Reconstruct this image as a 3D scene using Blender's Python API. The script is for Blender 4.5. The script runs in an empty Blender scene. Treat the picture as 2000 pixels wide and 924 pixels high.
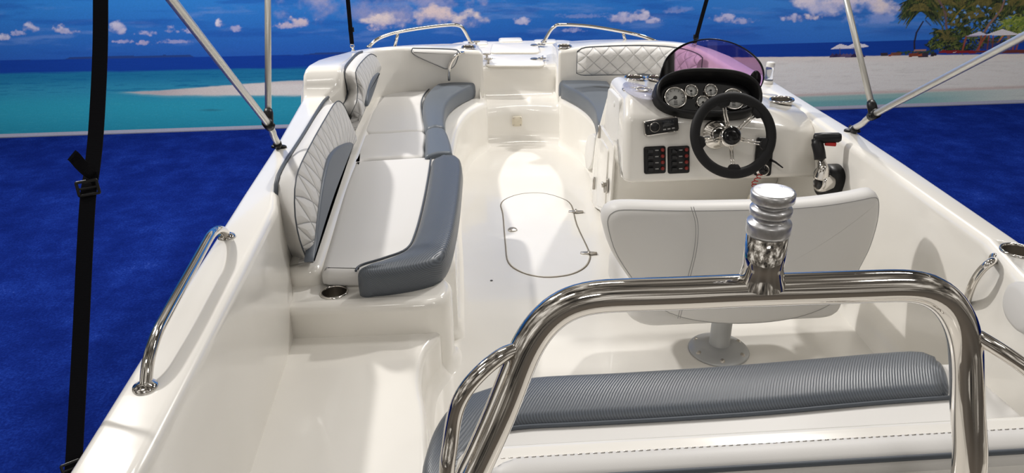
import bpy, bmesh, math, random
import numpy as np
from mathutils import Vector, Matrix
random.seed(7)
sc = bpy.context.scene
COL = sc.collection
pi = math.pi
# ---------------------------------------------------------------- camera model (boat axes: x starboard, y forward, z up, cockpit sole z = 0)
FPX = 1450.0
PITCH, YAW, ROLL = math.radians(25.5), math.radians(4.0), math.radians(.5)
CAM = Vector((-.46, 0, 1.7))
R0 = (Matrix.Rotation(-YAW, 3, 'Z') @ Matrix.Rotation(pi/2 - PITCH, 3, 'X') @ Matrix.Rotation(-ROLL, 3, 'Z'))
def ray(px, py):
    return R0 @ Vector(((px-1000)/FPX, (462-py)/FPX, -1))
def pz(px, py, z):
    r = ray(px, py); return CAM + r*((z-CAM.z)/r.z)
def py_(px, py, y):
    r = ray(px, py); return CAM + r*((y-CAM.y)/r.y)
def px_(px, py, x):
    r = ray(px, py); return CAM + r*((x-CAM.x)/r.x)
def pplane(px, py, p0, n):
    r = ray(px, py); n = Vector(n); return CAM + r*((Vector(p0)-CAM).dot(n)/r.dot(n))
GROUND = -.60
# ---------------------------------------------------------------- object helpers
def tag(o, label=None, cat=None, group=None, kind=None):
    if label: o['label'] = label
    if cat: o['category'] = cat
    if group: o['group'] = group
    if kind: o['kind'] = kind
    return o
def thing(name, label, cat, loc=(0, 0, 0), group=None):
    o = bpy.data.objects.new(name, None); COL.objects.link(o)
    o.location = loc; o.empty_display_size = .1
    return tag(o, label, cat, group)
def wloc(o):
    v = Vector((0, 0, 0))
    while o is not None:
        v += o.location; o = o.parent
    return v
def obj(name, bm, mat, parent=None, loc=None, smooth=True, label=None):
    """bm holds world coordinates; the object's origin is its own base point"""
    if loc is None:
        if parent is None and len(bm.verts):
            xs = [v.co for v in bm.verts]
            loc = Vector((sum(v.x for v in xs)/len(xs), sum(v.y for v in xs)/len(xs), min(v.z for v in xs)))
        else:
            loc = Vector((0, 0, 0))
    base = wloc(parent) if parent else Vector((0, 0, 0))
    loc = Vector(loc)
    bmesh.ops.translate(bm, verts=bm.verts, vec=-(base+loc))
    me = bpy.data.meshes.new(name); bm.to_mesh(me); bm.free()
    mats = mat if isinstance(mat, (list, tuple)) else [mat]
    for m in mats: me.materials.append(m)
    if smooth: me.polygons.foreach_set('use_smooth', [True]*len(me.polygons))
    o = bpy.data.objects.new(name, me); COL.objects.link(o)
    o.location = loc
    if parent: o.parent = parent
    if label: o['label'] = label
    return o
def single(name, bm, mat, label, cat, group=None, smooth=True):
    return tag(obj(name, bm, mat, None, smooth=smooth), label, cat, group)
def NB(): return bmesh.new()
def fixn(bm):
    bmesh.ops.recalc_face_normals(bm, faces=bm.faces); return bm
# ---------------------------------------------------------------- curves
def catmull(P, n=6, closed=False):
    P = [Vector(p) for p in P]; out = []
    N = len(P); rng = range(N) if closed else range(N-1)
    for i in rng:
        p1, p2 = P[i], P[(i+1) % N]
        p0 = P[(i-1) % N] if (closed or i > 0) else p1*2-p2
        p3 = P[(i+2) % N] if (closed or i+2 < N) else p2*2-p1
        for k in range(n):
            t = k/n
            out.append(.5*((2*p1)+(-p0+p2)*t+(2*p0-5*p1+4*p2-p3)*t*t+(-p0+3*p1-3*p2+p3)*t**3))
    if not closed: out.append(P[-1].copy())
    return out
def fillet(P, r, n=5, closed=True):
    """round the corners of a polygon or polyline; r is one radius or one per corner"""
    P = [Vector(p) for p in P]; N = len(P); out = []
    for i in range(N):
        ri = r[i] if isinstance(r, (list, tuple)) else r
        if ri <= 1e-6 or (not closed and i in (0, N-1)):
            out.append(P[i]); continue
        a, b, c = P[i-1], P[i], P[(i+1) % N]
        u, v = (a-b), (c-b); lu, lv = u.length, v.length
        u, v = u/lu, v/lv
        ang = math.acos(max(-1, min(1, u.dot(v))))
        if ang > pi-.02: out.append(b); continue
        d = min(ri/math.tan(ang/2), lu*.49, lv*.49); rr = d*math.tan(ang/2)
        bis = (u+v).normalized(); ctr = b+bis*(rr/math.sin(ang/2))
        p0, p1 = b+u*d-ctr, b+v*d-ctr
        tot = p0.angle(p1) if p0.length > 1e-9 else 0
        for k in range(n+1):
            t = k/n
            s0 = math.sin((1-t)*tot)/math.sin(tot); s1 = math.sin(t*tot)/math.sin(tot)
            out.append(ctr+p0*s0+p1*s1)
    return out
def resample(P, n):
    P = [Vector(p) for p in P]; L = [0]
    for a, b in zip(P, P[1:]): L.append(L[-1]+(b-a).length)
    out = []; j = 0
    for k in range(n):
        s = L[-1]*k/(n-1)
        while j < len(P)-2 and L[j+1] < s: j += 1
        d = L[j+1]-L[j]
        out.append(P[j].lerp(P[j+1], (s-L[j])/d if d > 0 else 0))
    return out
# ---------------------------------------------------------------- mesh builders
def tube(bm, P, r, seg=12, closed=False, cap=True):
    P = [Vector(p) for p in P]; N = len(P); rings = []
    def tan(i):
        if closed: return (P[(i+1) % N]-P[i-1]).normalized()
        a, b = P[max(i-1, 0)], P[min(i+1, N-1)]
        return (b-a).normalized()
    t0 = tan(0); up = Vector((0, 0, 1)) if abs(t0.z) < .9 else Vector((1, 0, 0))
    nrm = (up-t0*up.dot(t0)).normalized()
    for i in range(N):
        t = tan(i); nrm = (nrm-t*nrm.dot(t)).normalized(); bi = t.cross(nrm)
        ri = r[i] if isinstance(r, (list, tuple)) else r
        rings.append([bm.verts.new(P[i]+(nrm*math.cos(2*pi*k/seg)+bi*math.sin(2*pi*k/seg))*ri) for k in range(seg)])
    for i in range(N if closed else N-1):
        a, b = rings[i], rings[(i+1) % N]
        for k in range(seg):
            bm.faces.new((a[k], a[(k+1) % seg], b[(k+1) % seg], b[k]))
    if cap and not closed:
        bm.faces.new(rings[0][::-1]); bm.faces.new(rings[-1])
    return bm
def frame(c, n, up=(0, 0, 1)):
    n = Vector(n).normalized(); up = Vector(up)
    x = up.cross(n).normalized(); y = n.cross(x)
    M = Matrix((x, y, n)).transposed().to_4x4(); M.translation = Vector(c); return M
def lathe(bm, prof, M, seg=32, close=False):
    """prof: (radius, height along local z)"""
    rings = []
    for r, h in prof:
        if r < 1e-5: rings.append([bm.verts.new(M @ Vector((0, 0, h)))])
        else: rings.append([bm.verts.new(M @ Vector((r*math.cos(2*pi*k/seg), r*math.sin(2*pi*k/seg), h))) for k in range(seg)])
    prs = list(zip(rings, rings[1:]))
    if close: prs.append((rings[-1], rings[0]))
    for a, b in prs:
        for k in range(seg):
            k2 = (k+1) % seg
            if len(a) == 1 and len(b) == 1: continue
            if len(a) == 1: bm.faces.new((a[0], b[k], b[k2]))
            elif len(b) == 1: bm.faces.new((a[k], a[k2], b[0]))
            else: bm.faces.new((a[k], a[k2], b[k2], b[k]))
    return fixn(bm)
def inset2(O, d):
    """offset a counter-clockwise 2D outline inwards by d"""
    N = len(O); out = []
    for i in range(N):
        a, b, c = O[i-1], O[i], O[(i+1) % N]
        e1, e2 = Vector((b[0]-a[0], b[1]-a[1])), Vector((c[0]-b[0], c[1]-b[1]))
        if e1.length < 1e-9 or e2.length < 1e-9:
            e = e1 if e1.length > e2.length else e2
            n = Vector((-e.y, e.x)).normalized(); out.append(Vector((b[0], b[1]))+n*d); continue
        n1 = Vector((-e1.y, e1.x)).normalized(); n2 = Vector((-e2.y, e2.x)).normalized()
        m = n1+n2
        if m.length < 1e-6: m = n1
        m.normalize(); k = 1/max(.45, m.dot(n1))
        out.append(Vector((b[0], b[1]))+m*d*k)
    return out
def ccw(O):
    A = sum(O[i-1][0]*O[i][1]-O[i][0]*O[i-1][1] for i in range(len(O)))
    return list(O) if A > 0 else list(O)[::-1]
def slab(bm, O, prof, M=None, xf=None, cap0=True, cap1=True):
    """rounded slab: rings (inset, height) over a 2D outline"""
    O = ccw([(p[0], p[1]) for p in O]); rings = []
    for d, h in prof:
        ring = inset2(O, d) if abs(d) > 1e-9 else [Vector(p) for p in O]
        vs = []
        for p in ring:
            v = Vector((p[0], p[1], h))
            if xf: v = xf(v)
            if M: v = M @ v
            vs.append(bm.verts.new(v))
        rings.append(vs)
    N = len(O)
    for a, b in zip(rings, rings[1:]):
        for k in range(N):
            bm.faces.new((a[k], a[(k+1) % N], b[(k+1) % N], b[k]))
    if cap0: bm.faces.new(rings[0][::-1])
    if cap1: bm.faces.new(rings[-1])
    return bm
def rprof(z0, z1, r, n=5, flare=0, rb=0):
    """side profile: cove or rounded foot, straight side, rounded top"""
    P = []
    if flare:
        for k in range(n+1):
            a = pi/2*k/n; P.append((-flare*(1-math.sin(a)), z0+flare*(1-math.cos(a))))
    elif rb:
        for k in range(n+1):
            a = pi/2*k/n; P.append((rb*(1-math.sin(a)), z0+rb*(1-math.cos(a))))
    else: P.append((0, z0))
    for k in range(n+1):
        a = pi/2*k/n; P.append((r*(1-math.cos(a)), z1-r+r*math.sin(a)))
    return P
def box(bm, M, sx, sy, sz, b=0.0):
    """box centred on the frame M, optionally bevelled"""
    r = bmesh.ops.create_cube(bm, size=1)
    vs = r['verts']
    for v in vs: v.co = Vector((v.co.x*sx, v.co.y*sy, v.co.z*sz))
    if b > 0:
        es = list({e for v in vs for e in v.link_edges})
        q = bmesh.ops.bevel(bm, geom=es, offset=b, segments=3, profile=.5, affect='EDGES')
        vs = list({v for f in q['faces'] for v in f.verts} | {v for v in vs if v.is_valid})
    seen = set(); st = list(vs)
    while st:
        v = st.pop()
        if v in seen: continue
        seen.add(v); st.extend(e.other_vert(v) for e in v.link_edges)
    for v in seen: v.co = M @ v.co
    return bm
def grid(bm, rows, uv=None, closed_u=False):
    V = [[bm.verts.new(p) for p in r] for r in rows]
    ul = bm.loops.layers.uv.verify() if uv else None
    n = len(rows[0])
    for i in range(len(rows)-1):
        for j in range(n if closed_u else n-1):
            j2 = (j+1) % n
            f = bm.faces.new((V[i][j], V[i][j2], V[i+1][j2], V[i+1][j]))
            if uv:
                for l, (a, b) in zip(f.loops, ((i, j), (i, j2), (i+1, j2), (i+1, j))): l[ul].uv = uv(a, b)
    return V
def rrect(w, h, r, n=5):
    return fillet([(-w/2, -h/2, 0), (w/2, -h/2, 0), (w/2, h/2, 0), (-w/2, h/2, 0)], r, n)
def superell(a, b, p=2.6, n=48):
    out = []
    for k in range(n):
        t = 2*pi*k/n; c, s = math.cos(t), math.sin(t)
        out.append((a*math.copysign(abs(c)**(2/p), c), b*math.copysign(abs(s)**(2/p), s)))
    return out
def bolster_mesh(A, B, zt, zb, r=.034, er=.035, n=36, crown=.006, under=.02):
    """padded roll between two plan curves: rounded shoulders, crowned top, rounded ends"""
    A = resample(A, n); B = resample(B, n); st = []
    ta = ((A[0]-A[1])+(B[0]-B[1])); ta.z = 0; ta.normalize(); tb = ((A[-1]-A[-2])+(B[-1]-B[-2])); tb.z = 0; tb.normalize()
    K = 5
    for k in range(K+1):
        a = pi/2*(1-k/K); st.append((A[0]+ta*(er*math.sin(a)-er), B[0]+ta*(er*math.sin(a)-er), er*(1-math.cos(a))))
    LA = sum((A[i]-A[i-1]).length for i in range(1, n)); acc = 0
    for i in range(1, n-1):
        if min((A[i]-A[0]).length, (B[i]-B[0]).length) < er*1.05 or min((A[i]-A[-1]).length, (B[i]-B[-1]).length) < er*1.05: continue
        st.append((A[i], B[i], 0))
    for k in range(K+1):
        a = pi/2*k/K; st.append((A[-1]+tb*(er*math.sin(a)-er), B[-1]+tb*(er*math.sin(a)-er), er*(1-math.cos(a))))
    rows = []
    for a, b, s in st:
        a = Vector((a.x, a.y, 0)); b = Vector((b.x, b.y, 0)); w = (b-a).length; e = (b-a)/w; s = min(s, w*.45); rr = min(r, w*.45); row = []
        def P(d, z): return (a+e*(s+d*(w-2*s)/w))+Vector((0, 0, z-(s*.9 if z > (zt+zb)/2 else 0)))
        row.append(P(under, zb)); row.append(P(.004, zb+.014)); row.append(P(0, zb+.03)); row.append(P(-.003, (zt-r+zb)/2+.01))
        for k in range(6): t = pi/2*k/5; row.append(P(rr*(1-math.cos(t)), zt-r+r*math.sin(t)))
        for k in range(1, 6): t = k/6; row.append(P(rr+(w-2*rr)*t, zt+crown*math.sin(t*pi)))
        for k in range(6): t = pi/2*(1-k/5); row.append(P(w-rr*(1-math.cos(t)), zt-r+r*math.sin(t)))
        row.append(P(w+.003, (zt-r+zb)/2+.01)); row.append(P(w, zb+.03)); row.append(P(w-.004, zb+.014)); row.append(P(w-under, zb))
        rows.append(row)
    bm = bmesh.new(); V = grid(bm, rows, closed_u=True); bm.faces.new(V[0][::-1]); bm.faces.new(V[-1]); return fixn(bm)
# ---------------------------------------------------------------- materials
def mat(name, col, rough=.5, metal=0, coat=0, spec=.5, trans=0, ior=1.45, sheen=0, alpha=1):
    m = bpy.data.materials.new(name); m.use_nodes = True
    b = m.node_tree.nodes['Principled BSDF']
    b.inputs['Base Color'].default_value = (*col, 1); b.inputs['Roughness'].default_value = rough
    b.inputs['Metallic'].default_value = metal; b.inputs['Coat Weight'].default_value = coat
    b.inputs['Coat Roughness'].default_value = .04
    b.inputs['Specular IOR Level'].default_value = spec
    b.inputs['Transmission Weight'].default_value = trans; b.inputs['IOR'].default_value = ior
    b.inputs['Sheen Weight'].default_value = sheen; b.inputs['Alpha'].default_value = alpha
    m.diffuse_color = (*col, 1)
    return m
def N(m, t): return m.node_tree.nodes.new(t)
def LK(m, a, b): m.node_tree.links.new(a, b)
def bsdf(m): return m.node_tree.nodes['Principled BSDF']
def bump(m, fac, strength=.2, dist=.002):
    bp = N(m, 'ShaderNodeBump'); bp.inputs['Strength'].default_value = strength; bp.inputs['Distance'].default_value = dist
    LK(m, fac, bp.inputs['Height']); LK(m, bp.outputs[0], bsdf(m).inputs['Normal']); return bp
def noise(m, scale, detail=3, rough=.5, vec='Object', stretch=None):
    tc = N(m, 'ShaderNodeTexCoord'); nz = N(m, 'ShaderNodeTexNoise')
    nz.inputs['Scale'].default_value = scale; nz.inputs['Detail'].default_value = detail; nz.inputs['Roughness'].default_value = rough
    if stretch:
        mp = N(m, 'ShaderNodeMapping'); mp.inputs['Scale'].default_value = stretch
        LK(m, tc.outputs[vec], mp.inputs[0]); LK(m, mp.outputs[0], nz.inputs['Vector'])
    else: LK(m, tc.outputs[vec], nz.inputs['Vector'])
    return nz
def ramp(m, fac, stops):
    r = N(m, 'ShaderNodeValToRGB'); e = r.color_ramp.elements
    while len(e) < len(stops): e.new(.5)
    for k, (p, c) in enumerate(stops): e[k].position = p; e[k].color = (*c, 1)
    LK(m, fac, r.inputs[0]); return r
def math_(m, op, a, b=None):
    n = N(m, 'ShaderNodeMath'); n.operation = op
    for k, x in enumerate((a, b)):
        if x is None: continue
        if isinstance(x, (int, float)): n.inputs[k].default_value = x
        else: LK(m, x, n.inputs[k])
    return n.outputs[0]
def srgb(r, g, b):
    f = lambda c: (c/255/12.92) if c/255 <= .04045 else ((c/255+.055)/1.055)**2.4
    return (f(r), f(g), f(b))
MT = {}
def mkmats():
    g = MT['gel'] = mat('white_gelcoat', (.80, .785, .75), .22, coat=.6)
    nz = noise(g, 3.0, 2); r = ramp(g, nz.outputs[0], [(.3, (.785, .762, .715)), (.7, (.815, .795, .75))]); LK(g, r.outputs[0], bsdf(g).inputs['Base Color'])
    bump(g, noise(g, 1.6, 2).outputs[0], .03, .02)
    v = MT['vinyl'] = mat('white_vinyl', (.635, .625, .61), .48)
    bump(v, noise(v, 420, 2).outputs[0], .10, .001)
    q = MT['quilt'] = mat('quilted_vinyl', (.635, .625, .61), .45)
    uv = N(q, 'ShaderNodeUVMap'); sp = N(q, 'ShaderNodeSeparateXYZ'); LK(q, uv.outputs[0], sp.inputs[0])
    def dist(sgn):
        s = math_(q, 'ADD' if sgn > 0 else 'SUBTRACT', sp.outputs[0], sp.outputs[1])
        return math_(q, 'ABSOLUTE', math_(q, 'SUBTRACT', math_(q, 'FRACT', s), .5))
    dmin = math_(q, 'SUBTRACT', .5, math_(q, 'MAXIMUM', dist(1), dist(-1)))          # 0 on the seams
    h = math_(q, 'POWER', math_(q, 'MINIMUM', math_(q, 'MULTIPLY', dmin, 3.2), 1.0), .5)
    bump(q, h, .8, .012)
    rr = ramp(q, dmin, [(.0, (.42, .42, .43)), (.02, (.48, .475, .47)), (.045, (.635, .625, .61))]); LK(q, rr.outputs[0], bsdf(q).inputs['Base Color'])
    def carbon(key, col, sc_=150):
        c = MT[key] = mat(key, col, .36, spec=.55)
        tc = N(c, 'ShaderNodeTexCoord'); w = N(c, 'ShaderNodeTexWave'); mp = N(c, 'ShaderNodeMapping')
        mp.inputs['Rotation'].default_value = (.5, .6, .7)
        LK(c, tc.outputs['Object'], mp.inputs[0]); LK(c, mp.outputs[0], w.inputs['Vector'])
        w.inputs['Scale'].default_value = sc_; w.inputs['Distortion'].default_value = .6; w.inputs['Detail'].default_value = 1
        bump(c, w.outputs['Fac'], .45, .0012)
        k = ramp(c, w.outputs['Fac'], [(.2, tuple(x*.78 for x in col)), (.8, tuple(x*1.2 for x in col))])
        LK(c, k.outputs[0], bsdf(c).inputs['Base Color'])
    carbon('grey_carbon', srgb(80, 86, 94), 62)
    MT['grey'] = mat('grey_vinyl', srgb(94, 101, 110), .42); bump(MT['grey'], noise(MT['grey'], 300, 2).outputs[0], .12, .001)
    MT['pipe'] = mat('charcoal_piping', srgb(70, 76, 84), .5)
    s = MT['steel'] = mat('polished_stainless', (.72, .69, .65), .06, 1)
    bump(s, noise(s, 60, 2, stretch=(1, 1, 1)).outputs[0], .02, .002)
    MT['satin'] = mat('satin_steel', (.50, .47, .43), .3, 1)
    a = MT['alu'] = mat('anodised_aluminium', (.70, .69, .65), .38, .85)
    c = MT['cast'] = mat('cast_aluminium', (.62, .62, .63), .34, .9)
    nz = noise(c, 55, 4); rp = ramp(c, nz.outputs[0], [(.35, (.42, .42, .43)), (.7, (.72, .72, .73))]); LK(c, rp.outputs[0], bsdf(c).inputs['Base Color'])
    rq = ramp(c, nz.outputs[0], [(.3, (.5,)*3), (.7, (.22,)*3)]); LK(c, rq.outputs[0], bsdf(c).inputs['Roughness'])
    MT['silver'] = mat('silver_paint', (.42, .43, .44), .42, .4)
    MT['black'] = mat('black_plastic', (.007, .007, .008), .4, spec=.35)
    MT['gloss'] = mat('gloss_black', (.006, .006, .007), .12, spec=.4)
    MT['rubber'] = mat('black_rubber', (.008, .008, .009), .6, spec=.3); bump(MT['rubber'], noise(MT['rubber'], 500, 2).outputs[0], .15, .001)
    w = MT['web'] = mat('black_webbing', (.006, .006, .008), .9, spec=.12)
    tc = N(w, 'ShaderNodeTexCoord'); wv = N(w, 'ShaderNodeTexWave'); wv.bands_direction = 'Z'; wv.inputs['Scale'].default_value = 180
    LK(w, tc.outputs['Object'], wv.inputs['Vector']); bump(w, wv.outputs['Fac'], .3, .001)
    MT['gaugeface'] = mat('gauge_face', (.62, .62, .60), .35)
    MT['dark'] = mat('dark_seam', (.05, .05, .05), .6)
    MT['seal'] = mat('hatch_seal', srgb(120, 112, 100), .6)
    al = MT['aisle'] = mat('hall_floor', (.16, .14, .12), .5); bump(al, noise(al, 12, 3).outputs[0], .1, .003)
    MT['red'] = mat('red_plastic', (.45, .015, .012), .4)
    MT['dimred'] = mat('dim_red_button', (.22, .016, .012), .4)
    MT['white'] = mat('white_plastic', (.74, .73, .71), .3)
    MT['offwhite'] = mat('ivory_plastic', (.66, .60, .48), .4)
    MT['mark'] = mat('pale_marking', (.30, .30, .30), .5)
    MT['screen'] = mat('display_glass', (.012, .014, .018), .06)
    g = MT['tint'] = mat('purple_acrylic', (.42, .22, .50), .02, trans=1, ior=1.0, spec=.5)
    # thin tinted sheet: transparent body with a fresnel gloss
    nt = g.node_tree; nt.nodes.clear()
    out = nt.nodes.new('ShaderNodeOutputMaterial'); mx = nt.nodes.new('ShaderNodeMixShader'); tr = nt.nodes.new('ShaderNodeBsdfTransparent'); gl = nt.nodes.new('ShaderNodeBsdfGlossy'); fr = nt.nodes.new('ShaderNodeFresnel')
    tr.inputs[0].default_value = (.78, .59, .76, 1); gl.inputs['Roughness'].default_value = .03; fr.inputs[0].default_value = 1.45
    nt.links.new(fr.outputs[0], mx.inputs[0]); nt.links.new(tr.outputs[0], mx.inputs[1]); nt.links.new(gl.outputs[0], mx.inputs[2]); nt.links.new(mx.outputs[0], out.inputs[0])
    MT['clear'] = mat('clear_plastic', (.95, .95, .95), .05, trans=.92, ior=1.3)
    f = MT['film'] = mat('clear_film', (.62, .62, .74), .12, alpha=.55)
    k = MT['carpet'] = mat('blue_carpet', srgb(10, 40, 140), 1, spec=0)
    n1 = noise(k, 3.2, 7, .72); n2 = noise(k, 70, 4, .75)
    mixv = math_(k, 'ADD', math_(k, 'MULTIPLY', n1.outputs[0], .55), math_(k, 'MULTIPLY', n2.outputs[0], .5))
    rp = ramp(k, mixv, [(.34, (.0028, .0085, .085)), (.52, (.0055, .017, .15)), (.64, (.010, .033, .24)), (.74, (.07, .12, .38))])
    LK(k, rp.outputs[0], bsdf(k).inputs['Base Color']); bump(k, n2.outputs[0], .5, .01)
    p = MT['print'] = mat('printed_beach_picture', (.2, .4, .7), .55, spec=.25)
    at = N(p, 'ShaderNodeVertexColor'); at.layer_name = 'picture'
    nz = noise(p, 260, 2); hs = N(p, 'ShaderNodeHueSaturation'); LK(p, at.outputs[0], hs.inputs['Color'])
    vv = math_(p, 'ADD', math_(p, 'MULTIPLY', nz.outputs[0], .16), 1.25); LK(p, vv, hs.inputs['Value'])
    hs.inputs['Saturation'].default_value = 1.04; LK(p, hs.outputs[0], bsdf(p).inputs['Base Color'])
mkmats()
# ================================================================= SETTING: carpeted hall floor and printed backdrop wall
def v2(P): return [(p.x, p.y) for p in P]
WP0, WP1 = pz(0, 270, GROUND), pz(2000, 202, GROUND)          # foot of the backdrop wall
WD = (WP1-WP0); WD.z = 0; WD.normalize(); WN = Vector((WD.y, -WD.x, 0))
bm = NB(); grid(bm, [[Vector((x, y, GROUND)) for x in (-12, -6, 0, 6, 12)] for y in (-.2, 0, 4, 9)])
fl = obj('floor', fixn(bm), MT['carpet'], smooth=False); tag(fl, 'blue carpeted hall floor around the boat', 'floor', kind='structure')
for f in fl.data.polygons:
    if f.normal.z < 0: fl.data.flip_normals(); break

bm = NB(); grid(bm, [[Vector((x, y, GROUND)) for x in (12, 0, -12)] for y in (-.2, -3, -12)])
fa = obj('floor_aisle', fixn(bm), MT['aisle'], smooth=False); tag(fa, 'grey brown hall floor of the aisle behind the stern', 'floor', kind='structure')
# ================================================================= THE BOAT
boat = thing('motor_boat', 'white open motor boat on the blue carpet, seen over its stern', 'boat', (0, 3, GROUND))
GEL = MT['gel']
def side_loft(bm, ST, sgn, flank):
    """hull side, gunwale top and inner wall in one skin; ST: (xo, yo, zo, xi, yi, zi)"""
    S = []
    P = [Vector(s) for s in [(a, b, c) for a, b, c, d, e, f in ST]]; Q = [Vector((d, e, f)) for a, b, c, d, e, f in ST]
    rows = []
    for o, i in zip(P, Q):
        e = (i-o); e.z = 0; e.normalize(); r = .022
        bow = max(0, (o.y-4.3)/1.5); yb = o.y-.55*bow*bow
        row = [Vector((0, yb-.15, GROUND+.02+.25*bow*bow)), Vector((o.x*.45, yb-.05, -.48+.25*bow)), Vector((o.x*.86, yb, -.30+.2*bow)), Vector((o.x*.965, (o.y+yb)/2, .1)), Vector((o.x*.995, o.y, o.z-.20)),
               o+e*-.012+Vector((0, 0, -.16)), o+e*-.022+Vector((0, 0, -.13)), o+e*-.022+Vector((0, 0, -.10)), o+e*-.01+Vector((0, 0, -.075)), o+Vector((0, 0, -r))]
        for k in range(1, 6):
            a = pi/2*k/5; row.append(o+e*(r*(1-math.cos(a)))+Vector((0, 0, -r+r*math.sin(a))))
        ri = .03
        for k in range(0, 7):
            a = pi/2*k/6; row.append(i-e*(ri*(1-math.sin(a)))+Vector((0, 0, -ri+ri*math.cos(a))))
        row.append(i+Vector((0, 0, -.15)) if i.z > .5 else i+Vector((0, 0, -.05)))
        row.append(Vector((i.x, i.y, .15))); row.append(Vector((i.x, i.y, -.02)))
        rows.append(row)
    V = grid(bm, rows, closed_u=True)
    bm.faces.new(V[0]); bm.faces.new(V[-1][::-1])
    return fixn(bm)
PORT = [(-1.222, .50, .70, -1.085, .50, .70), (-1.232, 1.2, .70, -1.087, 1.2, .70), (-1.243, 1.9, .70, -1.095, 1.9, .70), (-1.248, 2.4, .70, -1.10, 2.4, .70),
        (-1.249, 2.52, .70, -1.132, 2.58, .70), (-1.252, 3.1, .70, -1.14, 3.1, .70), (-1.27, 3.70, .70, -1.14, 3.70, .70), (-1.272, 3.82, .701, -1.14, 3.82, .701), (-1.272, 3.86, .712, -1.14, 3.86, .712), (-1.270, 3.885, .76, -1.075, 3.885, .76),
        (-1.266, 3.91, .815, -1.068, 3.91, .815), (-1.262, 3.95, .832, -1.066, 3.95, .832), (-1.26, 4.02, .834, -1.066, 4.02, .834), (-1.262, 4.3, .80, -1.066, 4.3, .80), (-1.25, 4.6, .755, -1.07, 4.6, .76), (-1.22, 4.85, .72, -1.06, 4.80, .735),
        (-1.17, 5.08, .695, -1.01, 4.96, .72), (-1.08, 5.28, .67, -.93, 5.06, .71), (-.95, 5.44, .65, -.82, 5.12, .70), (-.78, 5.56, .635, -.66, 5.15, .69), (-.58, 5.62, .625, -.50, 5.16, .675), (-.42, 5.64, .62, -.38, 5.16, .662), (-.33, 5.64, .615, -.31, 5.16, .655), (-.30, 5.64, .60, -.29, 5.16, .64)]
STB = [(1.215, .50, .70, .98, .50, .70), (1.222, 1.2, .70, 1.01, 1.2, .70), (1.228, 1.72, .70, 1.07, 1.72, .70), (1.230, 1.89, .70, 1.112, 1.89, .70), (1.233, 1.94, .70, 1.128, 1.95, .70), (1.246, 2.2, .70, 1.135, 2.2, .70), (1.265, 2.6, .70, 1.15, 2.6, .70), (1.28, 3.05, .70, 1.165, 3.05, .70),
       (1.276, 3.4, .70, 1.18, 3.4, .70), (1.278, 4.0, .70, 1.15, 4.0, .70), (1.265, 4.6, .70, 1.12, 4.6, .70), (1.22, 4.85, .70, 1.10, 4.80, .705), (1.17, 5.08, .69, 1.03, 4.96, .71), (1.08, 5.28, .67, .92, 5.03, .71), (.95, 5.44, .655, .78, 5.07, .705), (.76, 5.56, .64, .60, 5.10, .695), (.56, 5.62, .63, .45, 5.12, .68), (.38, 5.64, .62, .32, 5.14, .66), (.28, 5.64, .615, .255, 5.15, .652), (.25, 5.64, .60, .235, 5.15, .64)]
HP_ = obj('port_hull_side', side_loft(NB(), PORT, -1, 0), GEL, boat)
HS_ = obj('starboard_hull_side', side_loft(NB(), STB, 1, 0), GEL, boat)
# cockpit sole
bm = NB(); slab(bm, [(-1.16, .5), (1.16, .5), (1.18, 3.6), (1.12, 4.9), (.9, 5.35), (-.9, 5.35), (-1.12, 4.9), (-1.14, 3.6)], [(0, -.06), (0, 0)]); obj('cockpit_sole', bm, GEL, boat, smooth=False)
# port seat moulding (ledge with the cup holder) that sweeps round to the bow
IN = catmull([(-.505, 2.62, 0), (-.50, 3.2, 0), (-.505, 3.7, 0), (-.495, 4.1, 0), (-.465, 4.5, 0), (-.39, 4.83, 0), (-.27, 5.03, 0)], 5)
O = fillet([(-1.16, 2.345, 0), (-.53, 2.335, 0), (-.507, 2.6, 0)], [0, .10, .1], 6)[:-1]+IN+[Vector((-.27, 5.3, 0)), Vector((-1.0, 5.3, 0)), Vector((-1.16, 4.8, 0))]
def seatxf(v): return v
bm = NB(); slab(bm, v2(O), rprof(-.01, .33, .035, 6, flare=.06)); PSM_ = obj('port_seat_moulding', bm, GEL, boat)
IN2 = catmull([(.24, 5.03, 0), (.33, 4.83, 0), (.375, 4.5, 0), (.37, 4.1, 0), (.345, 3.7, 0)], 5)
bm = NB(); slab(bm, v2([Vector((1.18, 3.7, 0)), Vector((1.14, 4.8, 0)), Vector((1.0, 5.3, 0)), Vector((.24, 5.3, 0))]+IN2), rprof(-.01, .33, .035, 6, flare=.06)); obj('bow_seat_moulding', bm, GEL, boat)
# centre step and bow deck : one skin with coves
prof = [(4.98, .0), (5.05, .006), (5.095, .03), (5.115, .08), (5.125, .20), (5.135, .255), (5.155, .275), (5.19, .28), (5.26, .282), (5.31, .295), (5.338, .33), (5.345, .40), (5.35, .465), (5.358, .49), (5.38, .503), (5.42, .507), (5.7, .525), (6.0, .553), (6.05, .55), (6.075, .535), (6.08, .50), (6.06, .2)]
bm = NB(); rows = []
for y, z in prof:
    row = []
    fw = max(0, min(1, (y-5.66)/.12)); fw = fw*fw*(3-2*fw)
    for k in range(25):
        u = k/24*2-1; x = -.0275+u*(.29+fw*.205)
        au = abs(u); dz = 0; dy = 0
        if .24 < z < .49 and y < 5.36:                  # rounded side coves of the tread
            c = max(0, (au-.86)/.14); dz = (.5-z)*.55*c**3 if y > 5.14 else 0
        if z < .26: dy = .05*(1-au**2)-.05
        if y > 5.98: dy = -.08*max(0, (au-.75)/.25)**2
        if y > 5.98 and (.42 < au < .5 or .0 < au < .17): dy += 0
        row.append(Vector((x, y+dy, z+dz)))
    rows.append(row)
grid(bm, rows); obj('bow_step', fixn(bm), GEL, boat)
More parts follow.
